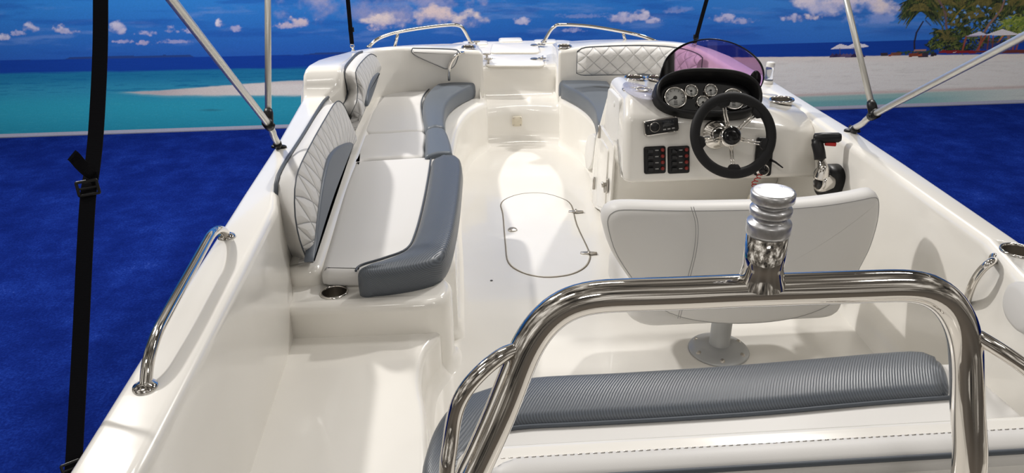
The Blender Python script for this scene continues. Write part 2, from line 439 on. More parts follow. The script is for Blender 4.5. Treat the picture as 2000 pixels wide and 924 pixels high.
def p_deck(px, py): return pplane(px, py, (0, 5.4, .506), (0, -.075, 1))
def lid(name, quad, parent, h=.012, r=.05):
    P = [p_deck(*q) for q in quad]; O = fillet([(p.x, p.y, 0) for p in P], r, 6)
    bm = NB(); slab(bm, v2(O), [(0, 0), (0, h-.005), (.002, h-.001), (.006, h)], xf=lambda v: Vector((v.x, v.y, .506+(v.y-5.4)*.075+v.z)))
    return obj(name, bm, GEL, parent)
lid('anchor_locker_lid', [(948, 131), (1064, 131), (1058, 109), (954, 109)], boat)
lid('bow_locker_lid', [(957, 105), (1055, 105), (1049, 86), (962, 86)], boat)
for x in (-.30, -.13, .03, .2):       # raised treads at the bow tip
    pass
bm = NB(); slab(bm, v2(fillet([(-.13, 5.98, 0), (.06, 5.98, 0), (.06, 6.12, 0), (-.13, 6.12, 0)], .03)), [(0, .50), (0, .556), (.006, .564), (.016, .567)]); obj('bow_tip', bm, GEL, boat)
for a, b in ((-.42, -.22), (.15, .33)):
    bm = NB(); slab(bm, v2(fillet([(a, 5.92, 0), (b, 5.92, 0), (b, 6.06, 0), (a, 6.06, 0)], .03)), [(0, .50), (0, .550), (.004, .556), (.012, .558)]); obj('bow_pad', bm, GEL, boat)
# stainless cleat-like lid handles and latches on the bow deck
def cleat(px, py, w, parent):
    p = p_deck(px, py)+Vector((0, 0, .012)); bm = NB()
    tube(bm, [p, p+Vector((0, 0, .03))], .008, 10); tube(bm, [p+Vector((-w/2, 0, .036)), p+Vector((-w/4, 0, .034)), p+Vector((w/4, 0, .034)), p+Vector((w/2, 0, .036))], [.004, .008, .008, .004], 10)
    return bm
for px, py in ((951, 118), (954, 127.5), (930, 93)):
    obj('pull_cleat', cleat(px, py, .062, boat), MT['satin'], boat)
for px, py in ((1043, 91), (1043, 118)):
    p = p_deck(px, py)+Vector((0, 0, .012)); bm = NB(); lathe(bm, [(0, .006), (.022, .005), (.03, 0)], frame(p, (0, 0, 1), (0, 1, 0)), 20); obj('deck_latch', bm, MT['satin'], boat)
for px, py in ((1057.5, 91), (1058.5, 118)):
    p = p_deck(px, py)+Vector((0, 0, .012)); bm = NB(); M = frame(p+Vector((0, 0, .004)), (0, 0, 1), (.3, 1, 0)); box(bm, M, .06, .03, .008, .003); tube(bm, [M @ Vector((0, -.03, .008)), M @ Vector((0, .03, .008))], .006, 8); obj('deck_hinge', bm, MT['satin'], boat)
# floor drain in the front wall
p = py_(1010, 237, 5.095); Mf = frame(p, (0, -1, .12)); bm = NB(); slab(bm, v2(rrect(.07, .07, .012)), [(0, 0), (0, .004), (.003, .007)], Mf); lathe(bm, [(.0, .009), (.024, .009), (.027, .007)], Mf, 20)
dr = obj('floor_drain', bm, MT['offwhite'], boat)
for a in (-1, 1):
    for b in (-1, 1):
        bm = NB(); lathe(bm, [(.0, .0095), (.004, .009), (.005, .007)], Mf @ Matrix.Translation((a*.026, b*.026, 0)), 8); obj('screw', bm, MT['satin'], dr)
# side ledge under the port backrests, transom, access plate in the bow seat front
bm = NB(); slab(bm, v2(fillet([(-1.15, 2.50, 0), (-1.0, 2.50, 0), (-.995, 3.7, 0), (-.985, 4.6, 0), (-.93, 4.98, 0), (-1.0, 5.1, 0), (-1.15, 4.9, 0)], .05)), rprof(.25, .40, .035, 5)); obj('side_ledge', bm, GEL, boat)
bm = NB(); slab(bm, v2(fillet([(-1.2, .44, 0), (1.2, .44, 0), (1.2, .54, 0), (-1.2, .54, 0)], .03)), rprof(-.40, .19, .03, 4)); obj('transom', bm, GEL, boat)
PA = [px_(x, y, .345) for x, y in ((1148, 268), (1160, 262), (1161, 285), (1155, 322), (1146, 330), (1143, 300))]
bm = NB(); slab(bm, v2(catmull([(p.y, p.z, 0) for p in PA], 4, True)), [(0, -.40), (0, -.348), (.004, -.343), (.010, -.341)], Matrix(((0, 0, -1, 0), (1, 0, 0, 0), (0, 1, 0, 0), (0, 0, 0, 1))) @ Matrix.Translation((0, 0, .0))); bmesh.ops.translate(bm, verts=bm.verts, vec=(0, 0, 0)); 
for v in bm.verts: v.co.x = abs(v.co.x)
obj('access_plate', fixn(bm), MT['white'], boat)
# raised boarding step on the port quarter
O = catmull([(-.60, .9, 0), (-.585, 1.5, 0), (-.60, 1.85, 0), (-.625, 2.05, 0), (-.615, 2.22, 0), (-.57, 2.33, 0)], 5)+[Vector((-.55, 2.42, 0)), Vector((-1.14, 2.42, 0)), Vector((-1.14, .5, 0)), Vector((-.60, .5, 0))]
bm = NB(); slab(bm, v2(O), rprof(-.01, .20, .03, 6, flare=.07)); obj('boarding_step', bm, GEL, boat)
# engine well deck at the stern under the tow bar and the bench plinth
bm = NB(); slab(bm, v2(fillet([(-.50, .45, 0), (1.04, .45, 0), (1.04, 1.30, 0), (-.50, 1.30, 0)], .05)), rprof(0, .575, .03, 5, flare=.03)); obj('stern_deck', bm, GEL, boat)
bm = NB(); slab(bm, v2(fillet([(-.50, 1.2, 0), (1.06, 1.2, 0), (1.06, 1.80, 0), (-.42, 1.78, 0)], [.02, .02, .02, .1])), rprof(-.01, .31, .02, 4, flare=.04)); obj('bench_plinth', bm, GEL, boat)
# cockpit hatch: lid with a dark seal, latch and hinges
HP = [pz(*q, 0) for q in ((982, 420), (978, 400), (990, 388), (1020, 379), (1060, 378), (1095, 387), (1116, 401), (1127, 440), (1150, 490), (1152, 508), (1140, 525), (1110, 538), (1062, 542), (1020, 533), (993, 514), (987, 480))]
HO = catmull(HP, 4, True)
bm = NB(); slab(bm, v2(HO), [(.004, -.01), (.004, .002), (.007, .004)]); hl = obj('cockpit_hatch', bm, GEL, boat, smooth=False)
bm = NB(); tube(bm, [(p.x, p.y, .001) for p in HO], .0028, 6, True); obj('seal', bm, MT['seal'], hl, label='dark seal around the hatch')
p = pz(1001, 449, .005); bm = NB(); lathe(bm, [(0, .008), (.012, .008), (.014, .005), (.022, .006), (.026, 0)], frame(p, (0, 0, 1), (0, 1, 0)), 24); obj('latch', bm, MT['satin'], hl)
for px, py in ((1125, 413.5), (1150, 494.5)):
    p = pz(px, py, .006); M = frame(p, (0, 0, 1), (.12, 1, 0)); bm = NB()
    slab(bm, [(-.042, -.008), (-.01, -.014), (.01, -.014), (.042, -.008), (.042, .008), (.01, .014), (-.01, .014), (-.042, .008)], [(0, -.006), (0, .003), (.003, .005)], M)
    tube(bm, [M @ Vector((0, -.016, .004)), M @ Vector((0, .016, .004))], .007, 10); obj('hinge', bm, MT['satin'], hl)
for px, py in ((960, 548),):
    p = pz(px, py, .001); bm = NB(); lathe(bm, [(0, .001), (.006, .001), (.007, 0)], frame(p, (0, 0, 1), (0, 1, 0)), 12); obj('drain_hole', bm, MT['dark'], boat)

# ================================================================= PRINTED BACKDROP (a flat printed picture wall)
HW = 2.6
# ================================================================= CUSHIONS
def outl(z, pts, n=5, closed=True): return v2(catmull([pz(x, y, z) for x, y in pts], n, closed))
def cushion_body(name, O, z0, z1, m, parent, r=.03, rb=.015, label=None):
    bm = NB(); slab(bm, O, rprof(z0, z1, r, 6, rb=rb)); return obj(name, bm, m, parent, label=label)
def piping(parent, pts, r=.0045, closed=False, name='piping', m=None):
    bm = NB(); tube(bm, pts, r, 8, closed); return obj(name, bm, m or MT['pipe'], parent)
def centre(O, z): return (sum(p[0] for p in O)/len(O), sum(p[1] for p in O)/len(O), z)
def BM(zt, zb, a, b, er=.035, n=36, r=.034): return bolster_mesh(catmull([pz(x, y, zt) for x, y in a], 5), catmull([pz(x, y, zt) for x, y in b], 5), zt, zb, r, er, n)
ZS, ZB = .40, .437
# aft seat: white square of vinyl with an L-shaped carbon-grey bolster
W = [(689, 322), (700, 314), (765, 309), (858, 306), (858, 330), (846, 400), (832, 455), (808, 495), (755, 516), (712, 528), (700, 531), (655, 531), (633, 529), (628, 518), (647, 450), (668, 375)]
O = outl(ZS, W, 4); c = centre(O, .33)
t1 = thing('seat_cushion', 'aft port seat cushion, white with a thick L-shaped grey bolster', 'cushion', c)
cushion_body('seat_panel', O, .335, ZS, MT['vinyl'], t1, .03)
b1 = obj('bolster', BM(ZB, .315, [(880, 298), (897, 303), (902, 320), (901, 345), (896, 395), (886, 450), (872, 488), (850, 508), (800, 521), (745, 529), (708, 535)], [(844, 305), (841, 320), (837, 350), (827, 400), (813, 450), (795, 480), (755, 500), (708, 513), (690, 521)]), MT['grey_carbon'], t1, label='grey carbon-weave bolster')
piping(t1, [Vector((p.x, p.y, ZS+.004)) for p in catmull([pz(x, y, ZS) for x, y in ((842, 308), (836, 350), (826, 402), (812, 455), (795, 487), (752, 505), (712, 517), (699, 524), (695, 531))], 5)])
# middle seat
W = [(712, 262), (760, 258), (829, 256), (829, 285), (826, 304), (770, 307), (712, 311), (696, 318), (691, 312), (698, 285)]
O = outl(ZS-.005, W, 4); t2 = thing('seat_cushion', 'small middle port seat cushion, white with a short grey front', 'cushion', centre(O, .33))
cushion_body('seat_panel', O, .335, ZS-.005, MT['vinyl'], t2, .028)
obj('bolster', BM(ZB-.012, .315, [(867, 247), (873, 256), (880, 276), (884, 296)], [(831, 250), (830, 262), (830, 280), (829, 304)], .02, 14, .028), MT['grey'], t2, label='grey vinyl bolster')
# forward seat with the curved bolster that reaches the bow
W = [(711, 256), (716, 235), (735, 190), (752, 168), (790, 160), (850, 158), (885, 147), (905, 143), (880, 153), (852, 166), (832, 186), (826, 205), (829, 232), (831, 253), (790, 255), (745, 258)]
O = outl(ZS, W, 4); t3 = thing('seat_cushion', 'forward port seat cushion, white with a long grey bolster curving to the bow', 'cushion', centre(O, .33))
cushion_body('seat_panel', O, .335, ZS, MT['vinyl'], t3, .03)
obj('bolster', BM(ZB, .325, [(869, 246), (868, 222), (872, 202), (885, 186), (905, 173), (922, 165), (935, 157)], [(831, 249), (826, 225), (825, 200), (833, 181), (852, 163), (880, 149.5), (905, 141.5), (927, 138.5)], .03), MT['grey'], t3, label='grey vinyl bolster')
piping(t3, [Vector((p.x, p.y, ZS+.002)) for p in catmull([pz(x, y, ZS) for x, y in ((831, 252), (826, 228), (823, 202), (830, 183), (848, 166))], 5)], .004)
# starboard bow seat: white cushion with a grey bolster
W = [(1128, 150), (1150, 140), (1230, 138), (1330, 138), (1400, 175), (1300, 200), (1215, 200), (1195, 175), (1165, 158)]
O = [(.42, 5.0), (.95, 5.0), (1.08, 4.8), (1.10, 4.1), (.47, 4.1), (.49, 4.5), (.45, 4.8)]
t4 = thing('seat_cushion', 'white starboard bow seat cushion with a grey bolster, beside the console', 'cushion', centre(O, .33))
cushion_body('seat_panel', v2(fillet([(a, b, 0) for a, b in O], .06)), .335, ZS, MT['vinyl'], t4, .03)
obj('bolster', bolster_mesh(catmull([pz(x, y, ZB) for x, y in ((1094, 138.5), (1112, 136.5), (1135, 138), (1162, 145), (1190, 160))]+[Vector((.50, 4.5, 0)), Vector((.50, 4.1, 0))], 5), catmull([pz(x, y, ZB) for x, y in ((1091, 160), (1108, 169), (1128, 179), (1148, 194), (1161, 212), (1168, 236))]+[Vector((.385, 4.05, 0))], 5), ZB, .325, .034, .035), MT['grey'], t4, label='grey vinyl bolster')

# ---- port backrests: pads that stand along the hull side
def backrest(label, A, B, C, panel, nq, loc, ns=40, xp=-1.012):
    A, B, C = (resample(catmull(p, 8), ns) for p in (A, B, C))
    t = thing('backrest_cushion', label, 'cushion', loc)
    bm = NB(); rows = []; q = []
    for a, b, c in zip(A, B, C):
        row = [Vector((a.x, c.y, c.z-.01)), Vector((a.x, (a.y+c.y)/2, (a.z+c.z)/2)), a-Vector((0, 0, .012)), a]
        top = (b-a)
        for k in range(1, 7):
            s = k/7; row.append(a+top*s+Vector((.004*math.sin(s*pi), 0, .012*math.sin(s*pi))))
        row.append(b)
        rows.append(row); q.append((b, c))
    V = grid(bm, rows)
    bm.faces.new(V[0][::-1]); bm.faces.new(V[-1])
    obj('pad_body', fixn(bm), MT['vinyl'], t)
    bm = NB(); rows = []; NV = 14; L = sum((a-b).length for a, b in zip(C, C[1:]))
    for b, c in q:
        row = []
        for k in range(NV+1):
            s = k/NV; p = b.lerp(c, s); hgt = (b-c).length
            bul = .022*min(1, hgt/.2)*math.sin(pi*min(1, s*1.15+.0)) if s < .87 else 0
            p = p+Vector((max(0, bul)+.002, 0, 0)); row.append(p)
        row.append(Vector((c.x-.06, c.y, c.z-.012)))
        rows.append(row)
    grid(bm, rows, uv=lambda i, j: (i/(ns-1)*nq, j/NV*nq*.075))
    obj('quilted_face', fixn(bm), MT['quilt'], t, label='quilted white face')
    piping(t, [a+Vector((-.002, 0, .006)) for a in A], .0075)
    piping(t, [b+Vector((.003, 0, .002)) for b in B], .0025, name='seam', m=MT['pipe'])
    if panel:
        P = [px_(x, y, xp) for x, y in panel]; O = catmull([(p.y, p.z, 0) for p in P], 4, True)
        M = Matrix(((0, 0, 1, 0), (1, 0, 0, 0), (0, 1, 0, 0), (0, 0, 0, 1)))
        bm = NB(); slab(bm, v2(O), [(0, xp-.033), (0, xp-.004), (.004, xp+.001), (.010, xp+.003)], M); obj('lower_panel', fixn(bm), MT['grey'], t, label='grey lower panel')
    return t
X = lambda pts, x: [px_(a, b, x) for a, b in pts]
backrest('aft port backrest cushion with quilted face and grey arch panel', X([(579, 519), (563, 486), (546, 434), (540, 377), (549, 337), (592, 268), (630, 205), (642, 192)], -1.135),
         X([(600, 513), (583, 466), (574, 410), (578, 345), (603, 288), (636, 229), (655, 200), (668, 203), (680, 228), (688, 258)], -1.055),
         X([(612, 513), (618, 492), (626, 468), (640, 424), (656, 376), (672, 334), (684, 304), (690, 288)], -1.03),
         [(612, 512), (618, 470), (622, 430), (628, 380), (636, 336), (647, 303), (666, 284), (690, 280), (680, 312), (664, 352), (648, 396), (630, 452)], 18, (-1.09, 3.1, .40))
backrest('forward port backrest cushion beside the step in the side, quilted with grey panel', X([(646, 240)], -1.135)+X([(658, 222)], -1.11)+X([(668, 207)], -1.08)+X([(676, 193), (679, 180), (675, 160), (672, 143), (679, 128), (697, 108), (708, 103)], -1.066),
         X([(668, 262)], -1.11)+X([(677, 238)], -1.085)+X([(687, 218)], -1.035)+X([(695, 200), (698, 175), (694, 150), (694, 140), (703, 124), (722, 106.5), (735, 112), (741, 127)], -1.0),
         X([(676, 300)], -1.10)+X([(690, 264)], -1.05)+X([(706, 230), (716, 207), (724, 192), (732, 170), (738, 152), (742, 140)], -.985),
         [(719, 208), (718, 188), (722, 166), (730, 149), (741, 142), (737, 160), (729, 184)], 15, (-1.03, 4.4, .45), xp=-.966)
# ---- starboard bow backrest with diamond quilting
A_ = [(.335, 4.97), (.45, 4.97), (.70, 4.95), (.90, 4.90), (1.02, 4.80), (1.08, 4.62)]
A_ = resample(catmull([(a, b, 0) for a, b in A_], 6), 34)
t = thing('backrest_cushion', 'diamond-quilted white bow backrest behind the console, on starboard side', 'cushion', (.7, 4.95, .49))
bm = NB(); rows = []
for i, p in enumerate(A_):
    a = A_[max(0, i-1)]; b = A_[min(33, i+1)]; d = (b-a).normalized(); n = Vector((d.y, -d.x, 0))
    e = min(1, i/2.5, (33-i)/2.5+.2); e = math.sqrt(max(.05, 1-(1-e)**2)); zb = .515+.02*(1-e); zt = .70+.012*math.sin(i/33*pi)-.03*(1-e)
    row = [p-n*.0+Vector((0, 0, zb))]
    for k in range(0, 13):
        s = k/12; row.append(p+n*(.055*e*(1-abs(2*s-1)**5)+.004)+Vector((0, 0, zb+(zt-zb)*s)))
    row.append(p-n*0+Vector((0, 0, zt))); rows.append(row)
grid(bm, rows, uv=lambda i, j: (i/33*8.5, (j-1)/12*2)); obj('quilted_face', fixn(bm), MT['quilt'], t)
piping(t, [r[0]+Vector((0, -.006, 0)) for r in rows]+[rows[-1][-1]]+[r[-1]+Vector((0, -.006, .002)) for r in rows[::-1]], .003, True)
bm = NB(); P = [py_(*q, 4.93) for q in ((1244, 146), (1258, 138), (1276, 133), (1286, 134), (1290, 146))]; slab(bm, [(p.x, p.z) for p in P], [(0, -4.95), (0, -4.90), (.004, -4.896)], Matrix(((1, 0, 0, 0), (0, 0, -1, 0), (0, 1, 0, 0), (0, 0, 0, 1)))); obj('lower_panel', fixn(bm), MT['grey'], t)
# ---- triangular pad on the port bow wall
P = [py_(*q, 5.12) for q in ((806, 96), (818, 95), (884, 97), (894, 102), (891, 118), (884, 130), (872, 133), (858, 128), (812, 107))]
t = thing('side_pad', 'small triangular white pad with dark edge on the port bow wall', 'cushion', P[6])
Mxz = Matrix(((1, 0, 0, 0), (0, 0, -1, 0), (0, 1, 0, 0), (0, 0, 0, 1)))
O = catmull([(p.x, p.z, 0) for p in P], 5, True)
bm = NB(); slab(bm, v2(O), [(0, -5.17), (0, -5.10), (.004, -5.085), (.010, -5.077), (.018, -5.074)], Mxz); obj('pad_body', fixn(bm), MT['vinyl'], t)
piping(t, [(p.x, 5.115, p.y) for p in O], .007, True)
# ---- round grey-white armrest pad on the starboard quarter wall
p = px_(2006, 602, 1.045); M = frame(p, (-1, .22, .0)); t = thing('armrest_pad', 'rounded pale grey pad on the starboard quarter wall by the frame edge', 'cushion', p)
bm = NB(); slab(bm, superell(.085, .062, 2.4, 40), [(0, -.03), (0, .012), (.006, .024), (.02, .03)], M); obj('pad_body', fixn(bm), MT['vinyl'], t)

# ---- stern bench: seat, grey bolster, backrest top
t = thing('bench_cushion', 'long white stern bench cushion with a wide carbon-grey front bolster', 'cushion', (.3, 1.6, .31))
bm = NB(); O = fillet([(-.42, 1.17, 0), (1.02, 1.17, 0), (.99, 1.72, 0), (-.42, 1.72, 0)], .05); slab(bm, v2(O), rprof(.312, .418, .03, 6, rb=.01)); obj('seat_panel', bm, MT['vinyl'], t)
zb = .445
far = [pz(x, y, zb) for x, y in ((846, 1010), (822, 925), (826, 880), (850, 815), (888, 772), (940, 750), (1030, 738), (1200, 728), (1400, 715), (1600, 699), (1720, 689), (1775, 686), (1808, 694), (1832, 717), (1848, 745))]
near = [pz(x, y, zb) for x, y in ((1849, 764), (1700, 776), (1500, 794), (1300, 807), (1130, 816), (1015, 822), (965, 834), (935, 862), (915, 900), (905, 960), (900, 1010))]
far = [pz(x, y, zb) for x, y in ((846, 1010), (822, 925), (826, 880), (850, 815), (888, 772), (940, 750), (1030, 727), (1200, 717), (1400, 704), (1600, 688), (1720, 678), (1800, 676), (1842, 696))]
near = [pz(x, y, zb) for x, y in ((900, 1010), (905, 960), (915, 900), (935, 862), (965, 834), (1015, 822), (1130, 816), (1300, 807), (1500, 794), (1700, 776), (1862, 764))]
obj('bolster', bolster_mesh(catmull(far, 5), catmull(near, 5), zb, .305, .045, .022, 60, .004), MT['grey_carbon'], t, label='carbon-grey bolster along the front')
piping(t, [Vector((p.x, p.y, .424)) for p in catmull(near, 4)], .006)
t = thing('backrest_cushion', 'low white backrest of the stern bench with dark rear piping', 'cushion', (.3, 1.16, .45))
prof = [(1.205, .40), (1.212, .50), (1.210, .585), (1.203, .612), (1.19, .620), (1.17, .620), (1.15, .617), (1.138, .610), (1.132, .59), (1.13, .55)]
bm = NB(); rows = []
for i in range(49):
    x = -.43+1.47*i/48; e = min(1, i/1.5, (48-i)/1.5); e = .4+.6*e; w = .004*math.sin(i*1.9)+.003*math.sin(i*.83)
    rows.append([Vector((x, 1.17+(y-1.17)*e+(w if k < 3 else 0), z-(1-e)*.03)) for k, (y, z) in enumerate(prof)])
V = grid(bm, rows); bm.faces.new(V[0]); bm.faces.new(V[-1][::-1]); obj('pad_body', fixn(bm), MT['vinyl'], t)
bm = NB()                                                                # dashed stitches along the front seam
for i in range(90):
    x = -.42+1.45*i/90; tube(bm, [(x, 1.192, .6205), (x+.009, 1.192, .6205)], .0011, 5)
obj('stitching', bm, MT['satin'], t)
piping(t, [(-.43+1.47*i/20, 1.134, .611) for i in range(21)], .006)

# ================================================================= HELM SEAT
t = thing('helm_chair', 'white bucket helm seat on a silver pedestal, seen from behind', 'seat', (pz(1403, 688, 0)))
ped = pz(1403, 684, 0)
bk = [(1191, 470), (1190, 447), (1200, 430), (1225, 418), (1300, 409), (1420, 401), (1560, 397), (1680, 391), (1722, 390), (1738, 398), (1742, 420), (1738, 455), (1722, 500), (1700, 535), (1672, 575), (1630, 603), (1570, 620), (1500, 629), (1420, 632), (1345, 627), (1295, 614), (1262, 592), (1235, 560), (1205, 515)]
YB = 2.2
P = [py_(x, y, YB) for x, y in bk]; O = catmull([(p.x, p.z, 0) for p in P], 4, True)
cx = sum(p.x for p in P)/len(P)
def wrap(v):
    # v: (x, z, depth towards the stern) ; wings curl forward, the shell rakes aft at the top
    u = (v.x-cx)/.49
    return Vector((v.x, YB-v.z+.10*abs(u)**2.4-.10*(v.y-.45)*0, v.y))
def shell(bm, O, prof, K=10):
    O = ccw(O); V = []; c0 = Vector((cx, .47))
    for d, h in prof:
        V.append([bm.verts.new(wrap(Vector((p.x, p.y, h)))) for p in inset2(O, d)])
    n = len(O)
    def fillcap(ring2, h, flip):
        prev = None; rows = []
        for k in range(K):
            s = 1-k/K
            rows.append([bm.verts.new(wrap(Vector((c0.x+(p.x-c0.x)*s, c0.y+(p.y-c0.y)*s, h+.02*(1-s*s))))) if k else None for p in ring2])
        return rows
    for a, b in zip(V, V[1:]):
        for k in range(n): bm.faces.new((a[k], a[(k+1) % n], b[(k+1) % n], b[k]))
    for ring, (d, h), sg in ((V[-1], prof[-1], 1), (V[0], prof[0], -1)):
        R = inset2(O, d); last = ring
        for k in range(1, K+1):
            s = 1-k/K
            if k == K:
                cv = bm.verts.new(wrap(Vector((c0.x, c0.y, h+sg*.018))))
                for j in range(n): bm.faces.new((last[j], last[(j+1) % n], cv))
            else:
                nw = [bm.verts.new(wrap(Vector((c0.x+(p.x-c0.x)*s, c0.y+(p.y-c0.y)*s, h+sg*.018*(1-s*s))))) for p in R]
                for j in range(n): bm.faces.new((last[j], last[(j+1) % n], nw[(j+1) % n], nw[j]))
                last = nw
    return fixn(bm)
O = [Vector((p.x, p.y)) for p in O]
bm = NB(); shell(bm, O, [(.035, -.075), (.012, -.065), (0, -.045), (0, -.01), (.006, .012), (.018, .024), (.035, .030)]); obj('backrest', bm, MT['vinyl'], t)
bm = NB()
seam = catmull([py_(x, y, YB-.05) for x, y in ((1352, 404), (1361, 440), (1358, 490), (1345, 545), (1326, 622))], 6)
for s in (-.004, .004): tube(bm, [p+Vector((s, 0, 0)) for p in seam], .0013, 5)
tube(bm, [wrap(Vector((p.x, p.y, .0185))) for p in inset2(ccw(O), .012)], .0016, 5, True)
obj('seam', bm, MT['mark'], t, label='stitched seam')
bm = NB(); O2 = fillet([(cx-.40, 2.22, 0), (cx+.40, 2.22, 0), (cx+.42, 2.68, 0), (cx-.42, 2.68, 0)], .10, 6); slab(bm, v2(O2), rprof(.245, .40, .05, 6, rb=.04)); obj('seat', bm, MT['vinyl'], t)
bm = NB(); M = frame((ped.x, ped.y, 0), (0, 0, 1), (0, 1, 0)); lathe(bm, [(.045, .02), (.040, .035), (.040, .25)], M, 28); obj('pedestal', bm, MT['silver'], t)
bm = NB(); lathe(bm, [(0, 0), (.118, 0), (.120, .004), (.115, .010), (.09, .020), (.062, .028), (.050, .034), (.0, .036)], M, 40); bp = obj('base_plate', bm, MT['silver'], t)
for k in range(6):
    a = 2*pi*(k+.33)/6; bm = NB(); lathe(bm, [(0, .0225), (.007, .0225), (.011, .018), (.0125, .012)], M @ Matrix.Translation((.096*math.cos(a), .096*math.sin(a), -.002)), 12); obj('screw', bm, MT['satin'], bp)
# ================================================================= HELM CONSOLE
MYZ = Matrix(((0, 0, 1, 0), (1, 0, 0, 0), (0, 1, 0, 0), (0, 0, 0, 1)))
con = thing('helm_console', 'white moulded helm console on the starboard side of the cockpit', 'console', (.7, 3.5, 0))
prof = fillet([(4.15, -.005, 0), (4.03, .40, 0), (3.68, .82, 0), (3.31, .82, 0), (3.195, .745, 0), (3.115, .462, 0), (3.15, .445, 0), (3.47, .425, 0), (3.57, -.005, 0)], [0, .3, .05, .12, .08, .02, .02, .07, 0], 6)
def conxf(v):                       # v = (y, z, x)
    y, z, x = v.x, v.y, v.z
    s = max(0, min(1, (3.42-y)/.28)); s = s*s*(3-2*s); L = max(0, min(1, (.62-x)/.3))
    x -= .035*s*L
    if z > .5: z -= .115*max(0, (x-.3)/.85)*(z-.5)/.32
    return Vector((y, z, x))
rr_ = .05
pf = [(rr_*(1-math.sin(a*pi/12)), .30+rr_*(1-math.cos(a*pi/12))) for a in range(0, 7)]+[(0, .40), (0, .5), (0, .62), (0, .8), (0, 1.0), (0, 1.17)]
bm = NB(); slab(bm, v2(prof), pf, MYZ, conxf); CON_ = obj('console_moulding', fixn(bm), GEL, con)
MSD = Matrix(((0, 0, -1, 0), (1, 0, 0, 0), (0, 1, 0, 0), (0, 0, 0, 1)))       # slabs that grow towards port from the console side
def side_panel(name, pts, h, r, m, parent, x=.302, sm=0):
    P = [px_(a, b, x) for a, b in pts]; O = fillet([(p.y, p.z, 0) for p in P], r, 5)
    bm = NB(); slab(bm, v2(O), [(0, -x-.004), (0, -x+h-.004), (.002, -x+h-.001), (.005, -x+h)], MSD); return obj(name, fixn(bm), m, parent)
side_panel('storage_lid', [(1197, 171), (1219, 193), (1217, 276), (1205, 274), (1189, 247)], .024, .03, MT['white'], con)
p = px_(1200, 203, .278); bm = NB(); lathe(bm, [(0, .004), (.012, .004), (.016, 0)], frame(p, (-1, 0, 0)), 16); obj('finger_pull', bm, MT['white'], con)
dr = side_panel('locker_door', [(1174, 243), (1203, 286), (1193, 420), (1158, 402), (1166, 300)], .010, .03, GEL, con)
side_panel('door_inset', [(1177, 268), (1193, 292), (1186, 408), (1168, 400), (1172, 320)], .016, .02, GEL, dr, .300)
for q in ((1171, 257), (1160.5, 358)):
    p = px_(*q, .289); bm = NB(); M = frame(p, (-1, 0, 0)); box(bm, M, .022, .07, .006, .002); tube(bm, [M @ Vector((0, -.036, .003)), M @ Vector((0, .036, .003))], .006, 8); obj('hinge', bm, MT['satin'], dr)
p = px_(1187, 363, .288); M = frame(p, (-1, 0, .0)); bm = NB(); slab(bm, superell(.018, .042, 2.2, 24), [(0, 0), (0, .006), (.003, .009)], M); lathe(bm, [(.010, .008), (.010, .022), (.014, .024), (.014, .032), (0, .034)], M @ Matrix.Translation((0, .008, 0)), 16); box(bm, M @ Matrix.Translation((.004, -.012, .018)) @ Matrix.Rotation(.6, 4, 'Z'), .012, .045, .010, .003); obj('latch', bm, MT['satin'], dr)
# illegible round sticker under film on the console top
def top_z(x): return .82-.115*max(0, (x-.3)/.85)
P = [pz(x, y, .815) for x, y in ((1222, 160), (1262, 163), (1280, 178), (1270, 192), (1240, 189), (1218, 176))]
bm = NB(); O = catmull([(p.x, p.y, 0) for p in P], 4, True); slab(bm, v2(O), [(0, 0), (0, .0015)], xf=lambda v: Vector((v.x, v.y, v.z+.8202-.115*max(0, (v.x-.3)/.85)-.002*0)))
st = tag(obj('film_sticker', bm, MT['film']), 'transparent film sticker with pale curly mark on the console top', 'sticker')
bm = NB(); c0 = pz(1246, 173, .816)
for k, (dx, dy, rx, ry, a0, a1) in enumerate(((-.035, .012, .035, .03, 0, 5), (.02, .01, .03, .028, 1, 6.0), (-.005, -.02, .05, .02, 2, 6.2), (.045, -.005, .02, .03, 0, 4))):
    tube(bm, [Vector((c0.x+dx+rx*math.cos(a0+(a1-a0)*i/20), c0.y+dy+ry*math.sin(a0+(a1-a0)*i/20), top_z(c0.x)+.0025)) for i in range(21)], .0035, 6)
obj('curly_mark', bm, MT['satin'], st)

# ---- dash face frame
DN = Vector((0, -.967, .255)); DP = Vector((.7, 3.153, .60))
def dash(px, py, off=0): return pplane(px, py, DP+DN*off, DN)
def dframe(px, py, off=0, rot=0): return frame(dash(px, py, off), DN) @ Matrix.Rotation(rot, 4, 'Z')
# marine radio
M = dframe(1290, 246, .0, math.radians(7)); t = thing('marine_stereo', 'small black stereo with silver edge on the left of the dash', 'stereo', M.translation)
bm = NB(); slab(bm, v2(rrect(.150, .058, .008)), [(0, -.01), (0, .026), (.004, .032)], M); obj('housing', bm, MT['black'], t)
bm = NB(); slab(bm, v2(rrect(.156, .066, .010)), [(0, -.005), (0, .010), (.003, .012)], M); box(bm, M @ Matrix.Translation((0, -.032, .018)), .146, .006, .024, .002); obj('trim', bm, MT['steel'], t, label='silver edge trim')
bm = NB(); lathe(bm, [(.021, .030), (.021, .036), (.018, .044), (0, .045)], M @ Matrix.Translation((-.035, .001, 0)), 28); kb = obj('volume_knob', bm, MT['black'], t)
bm = NB(); lathe(bm, [(.021, .0335), (.0225, .034), (.0225, .036), (.021, .0365)], M @ Matrix.Translation((-.035, .001, 0)), 28); obj('knob_ring', bm, MT['satin'], kb)
bm = NB(); slab(bm, v2(rrect(.052, .028, .003)), [(0, .030), (0, .033)], M @ Matrix.Translation((.028, .008, 0))); obj('display', bm, MT['screen'], t)
